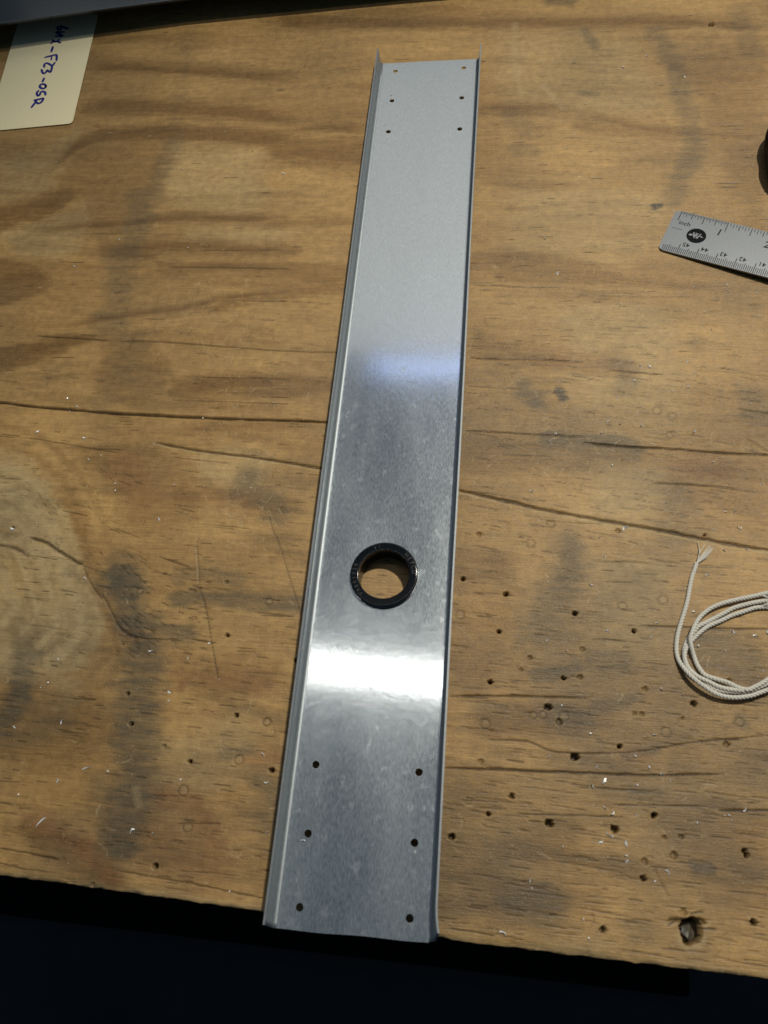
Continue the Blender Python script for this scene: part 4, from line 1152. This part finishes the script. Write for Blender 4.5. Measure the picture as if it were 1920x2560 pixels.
# each entry: (origin, list of (u, v[, size]))
CH = [((0, 0), [(1083, 1003, 1.3), (1498, 897, 1.3), (1335, 782), (447, 1578, 1.3), (708, 1418), (1115, 1467, .8), (337, 960, .7), (560, 1105, .8), (1585, 672, .9), (1645, 672, .9)]),
      ((700, 0), [(22, 1028, 1.8), (388, 1060, .8), (1215, 460), (1230, 1415, .7), (1567, 1412, 1.2), (1632, 1455), (1643, 1622, 1.3), (1345, 797, .7)]),
      ((1220, 0), [(862, 222, .8), (917, 297), (943, 333, 1.4), (800, 398, 1.8), (1160, 453, 1.5), (995, 495, 1.2), (578, 618, 1.1), (1052, 960, .8), (543, 1043, .8), (410, 1620, 1.2), (795, 1622, .8),
                   (1095, 1250), (1020, 1405, 1.1), (950, 1530, .8), (497, 1155, .7), (853, 1175, .7), (655, 1350, .6)]),
      ((0, 600), [(715, 538, 1.2), (1313, 393, .9), (1145, 818, 1.1), (1625, 965, 1.1), (400, 935), (455, 987), (412, 1015, .8), (1205, 1053, 1.4), (225, 1138, 1.9), (500, 1175, 1.6), (170, 1305, 1.3),
                  (525, 1300, 1.1), (600, 1277, 1.2), (683, 1487, 1.3), (683, 1443), (1030, 1450), (1487, 1470, .9), (940, 1655, 1.3)]),
      ((1220, 600), [(1412, 268), (1417, 293), (1223, 280, .8), (1590, 313, .9), (762, 297), (295, 330, .8), (1283, 428, .9), (1323, 535, 1.1), (245, 413, .8), (902, 748, 1.3), (957, 748, 2.0), (1180, 717, 1.2),
                     (1227, 790, .8), (1185, 868, 1.2), (1097, 900), (865, 835, 1.1), (848, 917, .9), (763, 932, 1.1), (712, 1075, 1.2), (783, 1090, 1.1), (907, 1097, 1.3), (670, 1140), (687, 1160, .9), (760, 1138),
                     (405, 1145, 1.6), (365, 1195, 1.2), (733, 1330, 1.1), (975, 1208, .9), (1225, 1135, 1.6), (1337, 1315, 1.1), (1553, 967, .9), (1635, 985, .8), (258, 1490, 1.6), (653, 1495, .8), (1405, 1610),
                     (1460, 1612, 1.2), (1618, 1448, .8)]),
      ((1220, 1200), [(810, 280, 2.0), (695, 452, 1.2), (610, 622, 1.4), (712, 895, 1.3), (965, 923), (350, 950, 1.5), (467, 1010, .9), (1490, 285, 1.4), (1400, 415, 1.5), (1537, 412, 1.1), (1297, 560, 1.7),
                      (1375, 562), (1215, 515), (1215, 780, 1.3), (1247, 978, 1.4), (1455, 902, 1.4), (1587, 922, 1.3), (1653, 900, 1.3), (1405, 1010, .9), (1027, 1240, 1.3), (987, 1510, 1.2), (607, 1502, 1.1),
                      (365, 1638, 1.5), (870, 1630, 1.1), (437, 1335), (1055, 1370, .8), (660, 343, 1.3), (1340, 292), (1600, 1160, 1.2), (1630, 1130, .8), (1000, 845, 1.0)]),
      ((1220, 1860), [(645, 130), (690, 225, 2.3), (618, 247, 1.2), (955, 132, 1.2), (1030, 175, 1.4), (695, 378, 1.1), (740, 415, 1.5), (880, 420, 1.3), (720, 540, 2.4), (668, 583, 1.6), (815, 590, 2.2),
                      (822, 660, 1.1), (820, 695, 1.3), (660, 745, 1.1), (1067, 755, 1.8), (250, 805, 1.3), (260, 855, .9), (565, 1040, 1.2), (90, 1115, 2.0), (600, 1157, 1.2), (1523, 393, 1.4), (1400, 422, .9),
                      (1425, 418, .9), (1445, 450, 1.0), (990, 813, .9), (443, 608, .9), (1240, 465, .8), (1080, 215, .8), (885, 243, .9)]),
      ((0, 1860), [(515, 140, 3.0), (345, 220, 1.6), (640, 162), (780, 510, 2.0), (910, 530, 1.3), (1583, 525, 1.3), (1360, 875, .9), (1580, 230, 1.5), (1560, 60, 1.6), (1068, 213, 1.1), (110, 300, .9), (240, 460, 4.0)]),
      ((0, 1200), [(942, 232, 1.4), (75, 290, 1.8), (505, 582, 1.1), (345, 1060, 1.3), (245, 1225, 1.2), (1003, 1260, 1.6), (1003, 1308, 1.4), (898, 1010, 1.7), (1113, 1055, 1.1), (1300, 1183, .9),
                   (85, 1465, 1.3), (1240, 970, 1.3), (285, 1200, .8), (365, 1430, 2.2)])]
LOOP = [(1725, 1600), (1775, 1540), (1920, 1510), (1920, 1700), (1860, 1720), (1770, 1690), (1735, 1640)]
def inside(p, poly_):
    r = False
    for i in range(len(poly_)):
        (x1, y1), (x2, y2) = poly_[i], poly_[i - 1]
        if (y1 > p[1]) != (y2 > p[1]) and p[0] < (x2 - x1) * (p[1] - y1) / (y2 - y1) + x1: r = not r
    return r
def place_label(u, v, sz, shape):
    kind = ('hooked', 'crescent', 'twisted', 'straight', 'folded', 'flat', 'wavy', 'bent', 'pointed', 'narrow', 'blunt', 'ragged')[shape] + \
        (' silver shaving' if sz >= 2.0 else ' aluminium chip' if sz >= 1.3 else ' metal flake' if sz >= 1.0 else ' tiny crumb')
    if inside((u, v), LOOP): where = 'inside the string loop'
    elif u < 900:
        side = 'far left' if u < 230 else 'left' if u < 480 else 'close to the channel'
        where = side + (', beyond the card corner' if v < 420 else ', above the long crack' if v < 1030 else ', below the long crack' if v < 1320
                        else ', beside the dark knot' if v < 1600 else ', below the dark knot' if v < 1950 else ', near the front edge')
    elif u > 1130:
        side = 'beside the channel' if u < 1330 else 'mid right' if u < 1560 else 'right' if u < 1740 else 'far right'
        where = side + (', above the ruler' if v < 520 else ', level with the ruler' if v < 740 else ', between ruler and grey stain' if v < 1060
                        else ', above the slanting groove' if v < 1250 + (u - 1130) * 0.17 else ', below the slanting groove' if v < 1560
                        else ', among the small drilled holes' if v < 1860 else ', below the long split' if v < 2100 else ', near the splintered hole')
    else: where = 'right beside the channel'
    return kind + ' lying on the bench, ' + where
cnt = 0; USED = set()
def shaving(u, v, sz, z=0.15):
    global cnt
    p = P(u, v, z); sc = 1.35 * sz * (0.9 + 0.3 * random.random())
    shape = (cnt * 5 + int(u)) % len(FL)
    o = bpy.data.objects.new('metal_shaving', FL[shape]); COL.objects.link(o)
    o.location = Vector((p[0], p[1], z)) * MM
    o.scale = (sc, sc, min(sc, 1.8)); o.rotation_euler = (0, 0, random.uniform(0, 6.28))
    if sz >= 3: o.scale = (sc * 1.2, sc * 0.3, 0.9)
    lab = place_label(u, v, sz, shape)
    for k in range(12):                                          # no two alike in one place
        if lab not in USED: break
        shape = (shape + 1) % 12; lab = place_label(u, v, sz, shape)
    USED.add(lab); o.data = FL[shape]
    tag(o, lab, 'shaving', 'aluminium shavings scattered over the bench'); cnt += 1
    return o
for (ox, oy), lst in CH:
    for e in lst:
        sz = e[2] if len(e) > 2 else 1.0
        shaving(ox + e[0] / 2.37, oy + e[1] / 2.37, sz)
o = shaving(103, 22, 1.2, 17.2); o['label'] = 'white aluminium crumb lying on top of the raised plate'
pz = chan(-1.8, 56.5, 1.2); o = shaving(969, 327, 1.1); o.location = Vector(pz) * MM; o['label'] = 'bright burr crumb beside the third left rivet hole of the far end'
pz = chan(-1.6, S0 + HD + HS + 2.6, 1.0); o = shaving(762, 2095, 1.2); o.location = Vector(pz) * MM; o['label'] = 'bright burr chip below the middle left rivet hole of the near end'
pz = chan(HP + 0.6, S0 + HD + HS + 3.0, 1.0); o = shaving(1040, 2120, 1.2); o.location = Vector(pz) * MM; o['label'] = 'dark burr chip below the middle right rivet hole of the near end'

# fine metal dust, too small to count
vs, fs = [], []
for _ in range(1300):
    if rng.random() < 0.72: u, v = rng.uniform(1140, 1930), rng.uniform(300, 2420)
    else: u, v = rng.uniform(0, 800), rng.uniform(700, 2260)
    x, y, _z = P(u, v)
    if y < y_edge(np.array([x]))[0] + 4: continue
    r = rng.uniform(0.10, 0.27); b = len(vs); a0 = rng.uniform(0, 6)
    for k in range(3): vs.append((x + r * math.cos(a0 + 2.1 * k), y + r * 0.8 * math.sin(a0 + 2.1 * k), 0.06))
    vs.append((x + rng.uniform(-.05, .05), y, 0.12 + r)); fs += [(b, b + 1, b + 3), (b + 1, b + 2, b + 3), (b + 2, b, b + 3)]
tag(new_obj('metal_dust', mesh_from('metal_dust', vs, fs), None, M_CHIP), 'fine glittering aluminium dust strewn over the worn plywood', 'metal dust', kind='stuff')
